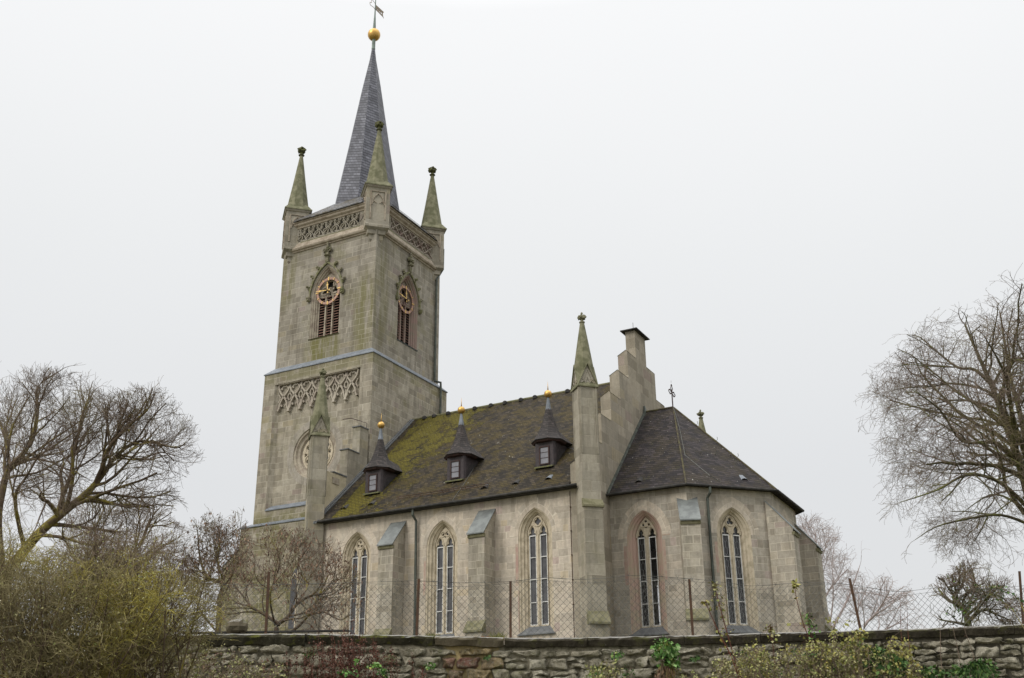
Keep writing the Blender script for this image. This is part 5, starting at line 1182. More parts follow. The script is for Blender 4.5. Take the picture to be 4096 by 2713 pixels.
def grow(W_, rg, p, d, ln, r, lvl, cfg, inside):
    """one branch and its children. cfg: levels, seg, wig, up, ang, kids, ratio, minr"""
    n = cfg['seg'][min(lvl, len(cfg['seg'])-1)]; pts = [tuple(p)]; rads = [r]; cur = Vector(p); dr = Vector(d).normalized(); wg = cfg['wig'][min(lvl, len(cfg['wig'])-1)]; up = cfg['up'][min(lvl, len(cfg['up'])-1)]
    rend = r*cfg.get('taper', .35); ok = True; k = 0
    for k in range(n):
        dr = (dr+Vector((rg.gauss(0, wg), rg.gauss(0, wg), rg.gauss(0, wg)+up))).normalized(); cur = cur+dr*(ln/n)
        if inside and lvl > 0 and not inside(cur): 
            if k == 0: return
            ok = False; break
        pts.append(tuple(cur)); rads.append(r+(rend-r)*(k+1)/n)
    W_.line(pts, [max(x, cfg['minr']) for x in rads], 7 if lvl == 0 else (5 if lvl == 1 else 3))
    if hasattr(W_, 'tips') and lvl >= cfg['levels']-1: W_.tips.extend(pts[1:])
    if lvl >= cfg['levels']: return
    kids(W_, rg, pts, rads, ln*len(pts)/(n+1), lvl, cfg, inside)
def kids(W_, rg, pts, rads, ln, lvl, cfg, inside, start=.25):
    dn = cfg['dens'][min(lvl, len(cfg['dens'])-1)]; nk = int(dn*ln*rg.uniform(.8, 1.2)+rg.random()); m = len(pts)-1; PV = [Vector(q) for q in pts]
    for i in range(nk):
        f = start+(1-start)*(i+rg.random())/nk; x = min(f*m, m-.001); j = int(x); q = PV[j].lerp(PV[j+1], x-j); dd = (PV[j+1]-PV[j]).normalized(); rr = rads[j]+(rads[j+1]-rads[j])*(x-j)
        a = dd.orthogonal().normalized(); a.rotate(Matrix.Rotation(rg.uniform(0, 2*PI), 3, dd)); an = R(rg.gauss(cfg['ang'][min(lvl, len(cfg['ang'])-1)], 10)); nd = dd*math.cos(an)+a*math.sin(an)
        grow(W_, rg, q, nd, max(ln*cfg['ratio'][min(lvl, len(cfg['ratio'])-1)], cfg['ml'][min(lvl, len(cfg['ml'])-1)])*rg.uniform(.65, 1.3)*(1.15-.45*f), rr*rg.uniform(.45, .65), lvl+1, cfg, inside)
def limb(W_, rg, pts, r0, r1, cfg, inside, lvl=0, ln=None, start=.25):
    PV = curve3(pts, 4); n = len(PV); rads = [r0+(r1-r0)*i/(n-1) for i in range(n)]
    W_.line([tuple(q) for q in PV], rads, 8); L_ = sum((PV[i+1]-PV[i]).length for i in range(n-1)); kids(W_, rg, [tuple(q) for q in PV], rads, ln or L_, lvl, cfg, inside, start); grow(W_, rg, PV[-1], PV[-1]-PV[-3], .5*cfg['ml'][1], r1*.9, max(1, cfg['levels']-1), cfg, None)
def curve3(pts, n):
    P_ = [Vector(q) for q in pts]; out = []
    for i in range(len(P_)-1):
        p0, p1, p2, p3 = P_[max(i-1, 0)], P_[i], P_[i+1], P_[min(i+2, len(P_)-1)]
        for k in range(n): t = k/n; out.append(.5*((2*p1)+(-p0+p2)*t+(2*p0-5*p1+4*p2-p3)*t*t+(-p0+3*p1-3*p2+p3)*t**3))
    out.append(P_[-1]); return out
def crown(*ell):
    """union of ellipsoids given as (pixel x, pixel y, depth, radius px x, radius px y, depth radius m)"""
    E_ = []
    for px, py, D, rx, ry, rd in ell: E_.append((at(px, py, D), rx*D/FPX, ry*D/FPX*.97, rd))
    def f(p):
        for c, a, b, d in E_:
            q = Vector(p)-c; u = q.dot(HR)/a; v = q.z/b; w_ = q.dot(HD)/d
            m_ = u*u+v*v+w_*w_
            if m_ < 1.45 and m_ < 1+.8*noise.noise(q*(2.2/max(.5, a)))+.5*noise.noise(q*(6/max(.5, a))): return True
        return False
    return f
class Wd(Wood):
    def __init__(s): super().__init__(); s.tips = []
def tree(name, label, cat, base, bark, twigs, limbs, cfg, env, seed, r_, group=None, lv=None):
    t = thing(name, label, cat, base, group); W_ = Wd(); rg = random.Random(seed)
    for L_ in limbs: pts, a, b = L_[:3]; limb(W_, rg, pts, a, b, cfg, env, ln=L_[3] if len(L_) > 3 else None, start=L_[4] if len(L_) > 4 else .25)
    W_.mesh('trunk', M[bark], t, lambda k: k >= 5); W_.mesh('crown', M[twigs], t, lambda k: k < 5)
    return t, W_
# ---- big bare tree on the right
D = 25.0; A_ = lambda x, y, dd=0: at(x, y, D+dd)
env = crown((3960, 1440, D, 400, 215, 5.5), (4250, 1740, D, 740, 470, 5.5), (3790, 1680, D, 330, 330, 4.2), (4150, 2010, D, 560, 230, 5), (3760, 1900, D, 240, 190, 4), (3980, 2130, D, 280, 160, 3), (4080, 2180, D, 240, 120, 3))
cfg = dict(levels=4, seg=[6, 7, 6, 5, 4], wig=[.1, .16, .2, .24, .28], up=[.0, -.01, -.02, -.035, -.05], ang=[50, 48, 46, 44], dens=[2.8, 3.7, 4.7, 5.3], ml=[2.0, 1.1, .6, .38], ratio=[.42, .45, .5, .5], minr=.0030, taper=.3)
base = A_(4210, 2700); base.z = hgt(base.x, base.y)
t, W_ = tree('bare_tree', 'large bare tree with dark mossy branches drooping over the right end of the fence', 'tree', base, 'bark_right', 'twig_dark', [
    ([base, A_(4180, 2300), A_(4120, 2000), A_(4060, 1800), A_(3985, 1590), A_(3930, 1460), A_(3860, 1300)], 0.1560, 0.0210),
    ([A_(4180, 2300), A_(4140, 2000, 1), A_(4090, 1700, 1.5), A_(4040, 1500, 2), A_(4000, 1250, 2.5)], 0.1170, 0.0175),
    ([A_(4200, 2350), A_(4260, 2000, -1), A_(4300, 1650, -1.5), A_(4250, 1400, -2)], 0.1248, 0.0210),
    ([A_(4090, 1880), A_(3990, 1775, -1), A_(3850, 1765, -1.5), A_(3760, 1640, -2), A_(3650, 1560, -2.2)], 0.0585, 0.0084),
    ([A_(3985, 1560), A_(3900, 1480), A_(3830, 1470, .5), A_(3740, 1400, 1), A_(3680, 1350, 1.3), A_(3640, 1340, 1.6)], 0.0468, 0.0063),
    ([A_(3840, 1470, .4), A_(3720, 1465, 0), A_(3620, 1460, -.4), A_(3560, 1480, -.6)], 0.0218, 0.0042),
    ([A_(4130, 2050), A_(4000, 1930, -1), A_(3870, 1900, -2), A_(3750, 1960, -2.3), A_(3600, 2010, -2.5)], 0.0546, 0.0070),
    ([A_(4150, 2100), A_(4060, 2010, 1), A_(3960, 1980, 2), A_(3840, 2060, 2.4)], 0.0468, 0.0070),
    ([A_(4150, 1950), A_(4060, 1700, -1), A_(4020, 1500, -2), A_(3940, 1350, -3)], 0.0702, 0.0105),
    ([A_(4120, 2100), A_(4000, 2060, -1), A_(3850, 2080, -1.5), A_(3740, 2110, -1.6), A_(3660, 2160, -1.8)], 0.0390, 0.0056),
    ([A_(4100, 1850), A_(3980, 1860, 1.5), A_(3800, 1850, 2.2), A_(3650, 1800, 2.4)], 0.0390, 0.0056),
    ([A_(4000, 1640), A_(3860, 1600, 1), A_(3700, 1620, 1.5), A_(3560, 1640, 2)], 0.0312, 0.0056)], cfg, env, 11, .2)
# ---- big bare tree on the left
D = 27.0
env = crown((200, 1750, D, 330, 270, 4), (480, 1780, D, 270, 170, 3), (620, 1720, D, 150, 150, 2.4), (-50, 1800, D, 320, 360, 4), (250, 2050, D, 420, 190, 4), (560, 1900, D, 120, 100, 2))
cfg = dict(levels=4, seg=[6, 6, 5, 5, 4], wig=[.1, .16, .18, .2, .2], up=[.02, .03, .04, .045, .05], ang=[42, 40, 38, 36], dens=[3.2, 4.2, 5.5, 6.5], ml=[2.0, 1.1, .6, .36], ratio=[.4, .45, .5, .5], minr=.0032, taper=.32)
base = A_(-40, 2600); base.z = hgt(base.x, base.y)
t, W_ = tree('bare_tree', 'tall bare tree with lichened limbs leaning right at the left edge of the photo', 'tree', base, 'bark_left', 'twig_dark', [
    ([base, A_(20, 2330), A_(70, 2240), A_(160, 2130), A_(260, 2045), A_(350, 1970), A_(410, 1900), A_(470, 1820), A_(560, 1765), A_(690, 1790)], .17, .02, 7, .35),
    ([A_(250, 2050), A_(250, 1950, .5), A_(245, 1880, 1), A_(300, 1780, 1), A_(330, 1650, 1.2), A_(380, 1560, 1.5)], .06, .01),
    ([A_(410, 1900), A_(430, 1800, -.5), A_(520, 1700, -.8), A_(590, 1640, -1), A_(620, 1570, -1)], .06, .01),
    ([A_(10, 2350), A_(-10, 2100), A_(10, 1960), A_(40, 1870), A_(120, 1780), A_(150, 1650), A_(150, 1550), A_(230, 1490)], .12, .015),
    ([A_(40, 1870), A_(20, 1750, 1), A_(-30, 1600, 1.4), A_(-20, 1500, 1.5)], .05, .01),
    ([A_(470, 1830), A_(560, 1840, 1), A_(640, 1810, 1.5), A_(720, 1830, 1.7)], .03, .007),
    ([A_(150, 2140), A_(250, 2150, -1), A_(380, 2180, -1.6), A_(470, 2120, -2)], .05, .01),
    ([A_(100, 2200), A_(60, 2000, -1), A_(110, 1900, -2), A_(200, 1750, -2.4)], .06, .01)], cfg, env, 5, .2)
# ---- second tree behind it
D = 44.0
env = crown((560, 2180, D, 160, 190, 4), (400, 2120, D, 210, 130, 4), (690, 2230, D, 90, 140, 3), (300, 2200, D, 300, 160, 4))
cfg2 = dict(levels=4, seg=[6, 6, 5, 4, 4], wig=[.1, .14, .16, .18, .18], up=[.02, .03, .04, .04, .04], ang=[38, 36, 34, 34], dens=[2.6, 3.2, 3.8, 4], ml=[2.4, 1.5, .9, .5], ratio=[.45, .5, .5, .5], minr=.005, taper=.32)
base = A_(450, 2560); base.z = 1.1
tree('bare_tree', 'smaller bare tree standing behind the bushes, left of the tower', 'tree', base, 'bark_left', 'twig_brown', [
    ([base, A_(450, 2420), A_(480, 2300), A_(560, 2180), A_(600, 2080), A_(640, 2030)], .14, .02), ([A_(460, 2380), A_(550, 2270, 1), A_(650, 2190, 2), A_(700, 2160, 2)], .07, .015),
    ([A_(455, 2400), A_(400, 2250, -1), A_(380, 2130, -2), A_(420, 2030, -2)], .08, .015), ([A_(450, 2450), A_(330, 2300, 1), A_(280, 2180, 2)], .08, .02)], cfg2, env, 8, .2)
# ---- hazel shrubs with hanging catkins and dry leaves in front of the tower
def hazel(name, label, D, base_px, stems, env, seed, cfg, bark, nl, size=.085):
    b = at(base_px[0], base_px[1], D); t = thing(name, label, 'shrub' if name == 'hazel_shrub' else 'tree', b); W_ = Wd(); rg = random.Random(seed)
    for pts, r0, r1 in stems: limb(W_, rg, pts, r0, r1, cfg, env)
    W_.mesh('trunk', M[bark], t, lambda k: k >= 5); W_.mesh('crown', M['twig_dark'], t, lambda k: k < 5)
    if nl: rg.shuffle(W_.tips); leaves('hanging_leaves', W_.tips[:nl], size, M['leaf_catkin'], t, seed, 2.5, None, .4)
    return t
cfg3 = dict(levels=3, seg=[6, 6, 5, 4], wig=[.12, .18, .2, .22], up=[.02, .05, .06, .05], ang=[48, 45, 42], dens=[6.5, 8, 9], ml=[1.0, .6, .32], ratio=[.5, .5, .5], minr=.0034, taper=.32)
D = 23.0
env = crown((1130, 2370, D, 270, 170, 2.4), (1290, 2420, D, 160, 130, 2), (960, 2330, D, 140, 190, 2), (1180, 2230, D, 190, 110, 2), (1320, 2300, D, 100, 150, 1.5))
hazel('small_fruit_tree', 'small gnarled fruit tree with dry hanging leaves behind the left end of the fence', D, (1105, 2545), [
    ([A_(1105, 2545), A_(1110, 2500), A_(1150, 2470), A_(1185, 2420), A_(1240, 2385), A_(1300, 2375)], .055, .016),
    ([A_(1120, 2500), A_(1060, 2460), A_(1010, 2430), A_(960, 2370), A_(900, 2300)], .04, .01),
    ([A_(1150, 2540), A_(1210, 2490), A_(1260, 2420, .5), A_(1290, 2350, .5), A_(1330, 2270, .6)], .035, .008),
    ([A_(1240, 2460), A_(1300, 2450, -.6), A_(1360, 2480, -.8), A_(1400, 2460, -.8)], .022, .007),
    ([A_(1190, 2410), A_(1230, 2340, 1), A_(1190, 2270, 1), A_(1240, 2180, 1)], .02, .006),
    ([A_(1100, 2500), A_(1080, 2380, -.6), A_(1120, 2250, -.8), A_(1080, 2150, -.8)], .025, .006)], env, 21, cfg3, 'bark_left', 1500, .075)
D = 31.0
env = crown((850, 2230, D, 110, 180, 2), (880, 2400, D, 150, 140, 2), (800, 2300, D, 110, 160, 2), (950, 2180, D, 60, 130, 1.5))
hazel('hazel_shrub', 'slender hazel shrub with hanging catkins left of the tower base', D, (870, 2560), [
    ([A_(870, 2560), A_(880, 2400), A_(890, 2330), A_(830, 2310), A_(800, 2230), A_(790, 2120)], .085, .012), ([A_(885, 2350), A_(870, 2250, .5), A_(880, 2150, .5), A_(850, 2060, .5)], .03, .006),
    ([A_(880, 2420), A_(930, 2300, -.5), A_(950, 2180, -.5), A_(965, 2080, -.5)], .03, .006), ([A_(860, 2520), A_(800, 2440, .6), A_(760, 2330, .6), A_(740, 2200, .8)], .03, .006)], env, 31, cfg3, 'bark_left', 900, .10)
# ---- birches far behind the chancel
D = 82.0
env = crown((3260, 2190, D, 90, 120, 5), (3310, 2340, D, 125, 150, 6), (3480, 2430, D, 160, 110, 6), (3560, 2500, D, 120, 60, 5), (3220, 2250, D, 60, 200, 4))
cfgb = dict(levels=4, seg=[6, 7, 6, 5, 4], wig=[.08, .12, .15, .16, .16], up=[.03, .02, -.02, -.07, -.10], ang=[36, 38, 38, 34], dens=[1.8, 1.9, 1.8, 1.8], ml=[4.5, 2.6, 1.6, 1.1], ratio=[.45, .5, .5, .6], minr=.0075, taper=.3)
base = A_(3330, 2640); base.z = 1.0
tree('birch_tree', 'haze-paled bare birch with drooping twigs behind the chancel buttress', 'tree', base, 'twig_far', 'twig_far', [
    ([base, A_(3320, 2500), A_(3290, 2400), A_(3275, 2250), A_(3260, 2130)], .16, .03), ([A_(3325, 2520), A_(3380, 2420, 1), A_(3420, 2320, 2), A_(3440, 2260, 2)], .10, .02), ([A_(3325, 2540), A_(3250, 2400, 1), A_(3220, 2250, 2), A_(3220, 2120, 2)], .10, .02)], cfgb, env, 41, .2, 'bare birches behind the chancel')
base = A_(3440, 2660); base.z = 1.0
tree('birch_tree', 'low bare birch spreading behind the wire fence, right of the chancel', 'tree', base, 'twig_far', 'twig_far', [
    ([base, A_(3450, 2540), A_(3500, 2460), A_(3540, 2400), A_(3560, 2360)], .13, .03), ([A_(3450, 2560), A_(3560, 2510, 1), A_(3640, 2460, 2)], .09, .02), ([A_(3450, 2550), A_(3430, 2450, 1), A_(3470, 2350, 2)], .09, .02)], cfgb, env, 42, .2, 'bare birches behind the chancel')
# ---- small old apple tree with ivy
D = 38.0
env = crown((3880, 2380, D, 150, 115, 3), (3990, 2450, D, 150, 90, 3), (3800, 2480, D, 80, 60, 2.5), (3880, 2300, D, 70, 60, 2))
cfga = dict(levels=3, seg=[6, 6, 5, 4], wig=[.15, .25, .28, .3], up=[.02, .02, .03, .03], ang=[52, 50, 48], dens=[6, 7, 8], ml=[1.3, .8, .45], ratio=[.45, .5, .5], minr=.0052, taper=.35)
base = A_(3885, 2600); base.z = hgt(base.x, base.y)
t, W_ = tree('apple_tree', 'small gnarled apple tree with green ivy tufts right of the birches', 'tree', base, 'bark_right', 'twig_dark', [
    ([base, A_(3870, 2480), A_(3850, 2430), A_(3815, 2390), A_(3850, 2340), A_(3860, 2290)], .13, .03), ([A_(3868, 2470), A_(3880, 2410, .5), A_(3900, 2350, .5), A_(3890, 2280, .5)], .07, .02),
    ([A_(3872, 2490), A_(3930, 2440, 1), A_(3990, 2460, 1), A_(4060, 2490, 1)], .07, .02), ([A_(3872, 2500), A_(3820, 2490, -.6), A_(3760, 2480, -.6)], .06, .02), ([A_(3875, 2490), A_(3960, 2380, -1), A_(4020, 2400, -1)], .05, .02)], cfga, env, 51, .2)
rg = np.random.default_rng(2); pts = []
for px, py, k in ((3815, 2345, 40), (3880, 2400, 60), (3940, 2380, 50), (3850, 2430, 30), (3900, 2350, 40), (3990, 2370, 40), (3830, 2440, 25)):
    c = A_(px, py); pts.append(rg.normal(size=(k, 3))*.16+np.array(c))
leaves('ivy_leaves', np.concatenate(pts), .13, M['leaf_green'], t, 3, .3)
# bramble arch over the fence
# ---- dense bush mass at the left
D = 15.5
bush_env = [((250, 2540, 15, 640, 300, 2.4), (520, 2470, 15, 360, 230, 2)), ((-50, 2400, 15, 430, 280, 2.4), (150, 2340, 15, 300, 200, 2)), ((560, 2370, 16, 280, 230, 2), (430, 2290, 16, 230, 150, 2)), ((660, 2590, 15.5, 180, 180, 1.5), (590, 2470, 15, 170, 190, 1.5))]
bush_lab = ['wide olive brown bare bush filling the lower left corner', 'tall olive twiggy bush at the left edge below the leaning tree', 'brown bare bush rising behind the yellow-lichened bushes', 'low tangled bush with yellow lichen beside the left end of the wall']
bush_base = [(250, 2950), (-80, 2950), (520, 2900), (700, 2950)]
cfgs = dict(levels=3, seg=[7, 6, 5, 4], wig=[.12, .2, .24, .26], up=[.03, .02, .0, -.01], ang=[38, 42, 42], dens=[6.6, 8.4, 8.6], ml=[.95, .5, .26], ratio=[.36, .45, .5], minr=.0024, taper=.35)
for bi, (en, lab, (bx, by)) in enumerate(zip(bush_env, bush_lab, bush_base)):
    DD = en[0][2]; rg = random.Random(60+bi); env = crown(*en); b = at(bx, by, DD); b.z = hgt(b.x, b.y); t = thing('bare_bush', lab, 'bush', b, 'bare bushes at the lower left'); W_ = Wd()
    for k in range((36, 24, 26, 15)[bi]):
        ex = en[k % 2]; u = rg.uniform(-.95, .95); tx = ex[0]+ex[3]*u; ty = ex[1]-ex[4]*math.sqrt(max(0, 1-u*u))*rg.uniform(.2, .95); dd = rg.uniform(-1.4, 1.4)
        top = at(tx, ty, DD+dd); m1 = b.lerp(top, .45)+Vector((rg.uniform(-.3, .3), rg.uniform(-.3, .3), rg.uniform(.1, .5)))
        limb(W_, rg, [b+Vector((rg.uniform(-.4, .4), rg.uniform(-.4, .4), 0)), m1, top], .022, .006, cfgs, env, ln=2.6)
    W_.mesh('stems', M['bark_left'], t, lambda k: k >= 5); W_.mesh('twigs', M['twig_olive'] if bi in (0, 1, 3) else M['twig_brown'], t, lambda k: k < 5)
    rg.shuffle(W_.tips); n = (6000, 3500, 2000, 2500)[bi]; leaves('lichen_leaves', W_.tips[:n], .028, M['leaf_mix'], t, bi, 0)
# ---- undergrowth in front of the wall
rg = np.random.default_rng(9)
def clump(name, label, cat, spots, mat, size, stem=None, seed=0, group=None, droop=.4, kind=None, asp=.7):
    """spots: (pixel x, pixel y, depth, radius px, radius m, number)"""
    rg = np.random.default_rng(seed); P_ = []
    for px, py, D, rx, ry, n in spots:
        c = np.array(at(px, py, D)); q = rg.normal(size=(n, 3)); q /= np.linalg.norm(q, axis=1, keepdims=True); q *= rg.random((n, 1))**.45
        h = np.array(HR)[None]*q[:, :1]*rx*D/FPX + np.array([0, 0, 1.])[None]*q[:, 1:2]*ry*D/FPX + np.array(HD)[None]*q[:, 2:3]*.35; P_.append(c+h)
    Pn = np.concatenate(P_); zb = -4.75; o = Pn.mean(0)
    t = thing(name, label, cat, (o[0], o[1], zb), group); leaves('foliage', Pn, size, mat, t, seed, droop, None, asp)
    if stem:
        W_ = Wood(); rr = random.Random(seed); k = stem[1]; idx = rg.choice(len(Pn), min(k, len(Pn)), False)
        for i in idx:
            tp = Vector(Pn[i]); b = Vector((tp.x+rr.gauss(0, .12), tp.y+rr.gauss(0, .12), max(zb, tp.z-rr.uniform(.5, 1.3)))); m_ = b.lerp(tp, .5)+Vector((rr.gauss(0, .05), rr.gauss(0, .05), 0)); W_.line([tuple(b), tuple(m_), tuple(tp)], [.006, .005, .003], 3)
        W_.mesh('stems', M[stem[0]], t)
    return t
clump('leafy_plant', 'bright green maple-leaved clump growing out of the wall face below the chancel', 'plant', [(2660, 2605, 19.5, 48, 42, 260), (2650, 2570, 19.5, 28, 22, 90), (2680, 2650, 19.5, 40, 30, 120)], M['leaf_green'], .085, ('bark_left', 30), 1)
clump('dry_roots', 'brown dead stems hanging under the bright green clump on the wall', 'plant', [(2660, 2690, 19.6, 38, 30, 160)], M['leaf_catkin'], .07, ('bark_left', 60), 2, droop=2)
W_ = None
def thicket(name, label, cat, X0, X1, topf, nst, seed, mats, size, group=None, D0=18.4, D1=19.3, stemm='twig_brown', lpm=26):
    """arching leafy stems: topf(x) gives the picture height the stems may reach"""
    rg = random.Random(seed); o = at((X0+X1)/2, 2700, D0); t = thing(name, label, cat, (o.x, o.y, -4.75), group); W_ = Wood(); P_ = {m: [] for m in mats}; Tn = {m: [] for m in mats}
    for k in range(nst):
        x = rg.uniform(X0, X1); D = rg.uniform(D0, D1); y = topf(x)+abs(rg.gauss(0, 1))*60+55*(noise.noise(Vector((x*.022, seed, 0)))+.2); top = at(x, y, D); lean = rg.gauss(0, .22); b = Vector((top.x, top.y, top.z-rg.uniform(.8, 1.3)))-HR*lean; b.z = max(b.z, -4.7)
        C_ = curve3([b, b.lerp(top, .5)+HR*(-lean*.25)+Vector((0, 0, .1)), top, top+HR*lean*.35+Vector((0, 0, -abs(rg.gauss(0, .04))))], 4); n = len(C_); W_.line([tuple(q) for q in C_], [.006*(1-.6*i/(n-1)) for i in range(n)], 3)
        m = rg.choices(mats, weights=[6, .9, .9][:len(mats)])[0]; tone0 = rg.random()
        for j in range(int(lpm*.35*rg.uniform(.6, 1.2))):
            f = (.3+.7*rg.random())*(n-1); i_ = min(int(f), n-2); q = C_[i_].lerp(C_[i_+1], f-i_); e_ = q+HR*rg.gauss(0, .075)+HD*rg.gauss(0, .075)+Vector((0, 0, rg.gauss(0, .05)))
            W_.line([tuple(q), tuple(q.lerp(e_, .5)+Vector((0, 0, .012))), tuple(e_)], [.0028, .0022, .0016], 3)
            for _ in range(rg.randint(2, 5)): P_[m].append(tuple(e_+Vector((rg.gauss(0, .022), rg.gauss(0, .022), rg.gauss(0, .02))))); Tn[m].append(min(1, max(0, tone0*.6+.4*rg.random()+rg.gauss(0, .08))))
    W_.mesh('stems', M[stemm], t)
    for m in mats:
        if P_[m]: leaves('foliage', P_[m], size, M[m], t, seed, .5, np.array(Tn[m]), .72)
    return t
UG = 'undergrowth in front of the wall'
thicket('undergrowth', 'sparse olive leafy stems in front of the wall, right of the bright green clump', 'undergrowth', 2760, 3010, lambda x: 2610+(3010-x)*.26, 45, 3, ['leaf_mix', 'leaf_yellow'], .042, UG)
thicket('undergrowth', 'tangled tan and olive undergrowth below the right chancel window', 'undergrowth', 2960, 3260, lambda x: 2585, 95, 4, ['leaf_mix', 'leaf_yellow', 'leaf_dkgreen'], .042, UG)
thicket('undergrowth', 'yellowing bramble thicket rising to the coping left of the leaning post', 'undergrowth', 3230, 3460, lambda x: 2565, 100, 5, ['leaf_mix', 'leaf_yellow', 'leaf_dkgreen'], .045, UG)
thicket('undergrowth', 'thinning yellow-green weeds against the wall right of the leaning post', 'undergrowth', 3440, 3690, lambda x: 2570+(x-3440)*.38, 70, 6, ['leaf_mix', 'leaf_yellow'], .045, UG)
thicket('undergrowth', 'low grey-green weeds along the bottom edge left of the bright green clump', 'undergrowth', 2330, 2520, lambda x: 2655, 26, 7, ['leaf_mix', 'leaf_dkgreen'], .045, UG)
thicket('undergrowth', 'dry brown scrub at the foot of the left end of the wall', 'undergrowth', 720, 1160, lambda x: 2600+(x-720)*.12, 130, 8, ['leaf_mix', 'leaf_catkin'], .04, UG, 17.5, 19.2, lpm=14)
clump('nettle_clump', 'dark green nettle clump among the yellow undergrowth', 'plant', [(3540, 2660, 18.6, 75, 60, 420), (3500, 2620, 18.8, 40, 35, 150)], M['leaf_dkgreen'], .075, ('twig_brown', 40), 5)
clump('nettle_clump', 'low dark green leaves at the foot of the wall near the right edge', 'plant', [(3890, 2690, 18.6, 95, 45, 520), (3930, 2665, 18.8, 40, 30, 150), (3720, 2700, 18.8, 60, 30, 200)], M['leaf_dkgreen'], .07, ('twig_brown', 40), 6)
thicket('yellow_shrub', 'pale yellow leafed shoots rising over the coping left of the leaning post', 'shrub', 3290, 3440, lambda x: 2500, 16, 71, ['leaf_yellow'], .06)
thicket('yellow_shrub', 'yellow-green shoots standing against the wall right of the nettles', 'shrub', 3560, 3650, lambda x: 2560, 22, 72, ['leaf_yellow'], .055)
clump('moss_cushion', 'small tuft of green moss on the wall under the left coping', 'plant', [(1235, 2620, 19.85, 22, 14, 160)], M['leaf_dkgreen'], .03, None, 8)
for i, (x, y, r) in enumerate(((2470, 2620, 22), (2390, 2690, 30), (2780, 2635, 18), (1720, 2665, 18), (1950, 2630, 12))):
    clump('wall_fern', ('small green weed on the wall face left of the green clump', 'low green weeds at the bottom edge left of the green clump', 'small dark weed in a joint right of the green clump', 'green weed at the left edge of the ochre patched masonry', 'tiny weed on the ochre patched masonry')[i], 'weed', [(x, y, 19.7, r, r*.9, int(r*3.2))], M['leaf_green'] if i in (0, 1, 3) else M['leaf_dkgreen'], .05, None, 20+i)
# dry red-brown dock and weed stalks
def spikes(name, label, spots, mat, stem, seed, n_leaf, size=.03, group=None):
    rg = random.Random(seed); W_ = Wood(); P_ = []; o = at(*spots[0][:2], 19.0); t = thing(name, label, 'weeds', (o.x, o.y, -4.75), group)
    for px, pt, pb, D, wob_ in spots:
        top = at(px, pt, D); b = at(px+wob_, pb, D); m_ = b.lerp(top, .5)+HR*rg.uniform(-.04, .04); W_.line([tuple(b), tuple(m_), tuple(top)], [.007, .005, .003], 3)
        for k in range(n_leaf): f = rg.random()**.8; q = b.lerp(top, f); sp_ = .055*(1-f*.6); P_.append((q.x+rg.gauss(0, sp_), q.y+rg.gauss(0, sp_), q.z+rg.gauss(0, .02)))
    leaves('seed_heads', P_, size, mat, t, seed, .6, None, .8); W_.mesh('stems', stem, t); return t
rg_ = random.Random(77); sp1 = []
for k in range(62):
    x = rg_.gauss(1390, 120); sp1.append((x, 2700-max(0, rg_.gauss(110, 45))*(1-min(1, abs(x-1390)/330)**2)-10, 2860, rg_.uniform(18.6, 19.5), rg_.uniform(-20, 20)))
for x, y in ((1370, 2538), (1382, 2545), (1392, 2552), (1500, 2575), (1480, 2590), (1335, 2600), (1540, 2605), (1405, 2570), (1355, 2575), (1290, 2610)): sp1.append((x, y, 2860, 19.3, 3))
spikes('dried_weed', 'tall dead red-brown weeds standing in front of the wall left of the ochre patch', sp1, M['leaf_red'], M['stem_red'], 12, 95, .034)
clump('leafy_plant', 'few pale green leaves showing among the dead red-brown weeds', 'plant', [(1485, 2665, 18.4, 26, 18, 34), (1400, 2690, 18.4, 40, 16, 30), (1540, 2690, 18.4, 24, 20, 26), (1430, 2645, 18.4, 8, 6, 8), (1525, 2675, 18.4, 10, 14, 14)], M['leaf_green'], .07, None, 13)
# saplings with a few yellow leaves
def sapling(label, pts, r, lv, mat, seed, size=.075, stem='stem_red'):
    P3 = [at(*q) for q in pts]; rg = random.Random(seed); W_ = Wood(); t = thing('sapling', label, 'sapling', (P3[0].x, P3[0].y, -4.75)); C_ = curve3(P3, 5); n = len(C_); W_.line([tuple(q) for q in C_], [r*(1-.65*i/(n-1)) for i in range(n)], 5)
    L_ = []
    for f0, f1, k, sp_ in lv:
        for _ in range(k):
            f = rg.uniform(f0, f1)*(n-1); j = min(int(f), n-2); q = C_[j].lerp(C_[j+1], f-j); e_ = q+HR*rg.gauss(0, sp_)+Vector((0, 0, rg.gauss(0, sp_*.6))); L_.append(tuple(e_)); W_.line([tuple(q), tuple(q.lerp(e_, .5)+Vector((0, 0, .01))), tuple(e_)], [.003, .0025, .002], 3)
    W_.mesh('stem', M[stem], t); leaves('leaves', L_, size, mat, t, seed, .5, None, .8)
sapling('red-stemmed sapling leaning left with orange leaf at its tip, in front of the chancel', [(3000, 2850, 18.7), (2930, 2640, 18.8), (2880, 2540, 18.8), (2835, 2440, 18.8), (2822, 2408, 18.8)], .014, [(.95, 1, 14, .03), (.8, .9, 4, .05), (.3, .7, 10, .07)], M['leaf_yellow'], 1)
sapling('red-stemmed sapling with small olive leaves up to a yellow tip beside the downpipe', [(3010, 2850, 18.9), (2940, 2640, 19), (2905, 2520, 19), (2880, 2430, 19), (2862, 2360, 19), (2855, 2338, 19)], .014, [(.96, 1, 16, .05), (.5, .95, 70, .05), (.2, .5, 20, .07)], M['leaf_mix'], 2, .05)
sapling('thin sapling with bright yellow leaves on top, in front of the right buttress', [(3420, 2850, 18.8), (3270, 2620, 18.9), (3215, 2500, 18.9), (3185, 2390, 18.9), (3178, 2325, 18.9)], .012, [(.93, 1, 16, .02), (.85, .92, 8, .02), (.75, .8, 3, .02), (.2, .5, 14, .08)], M['leaf_yellow'], 3)
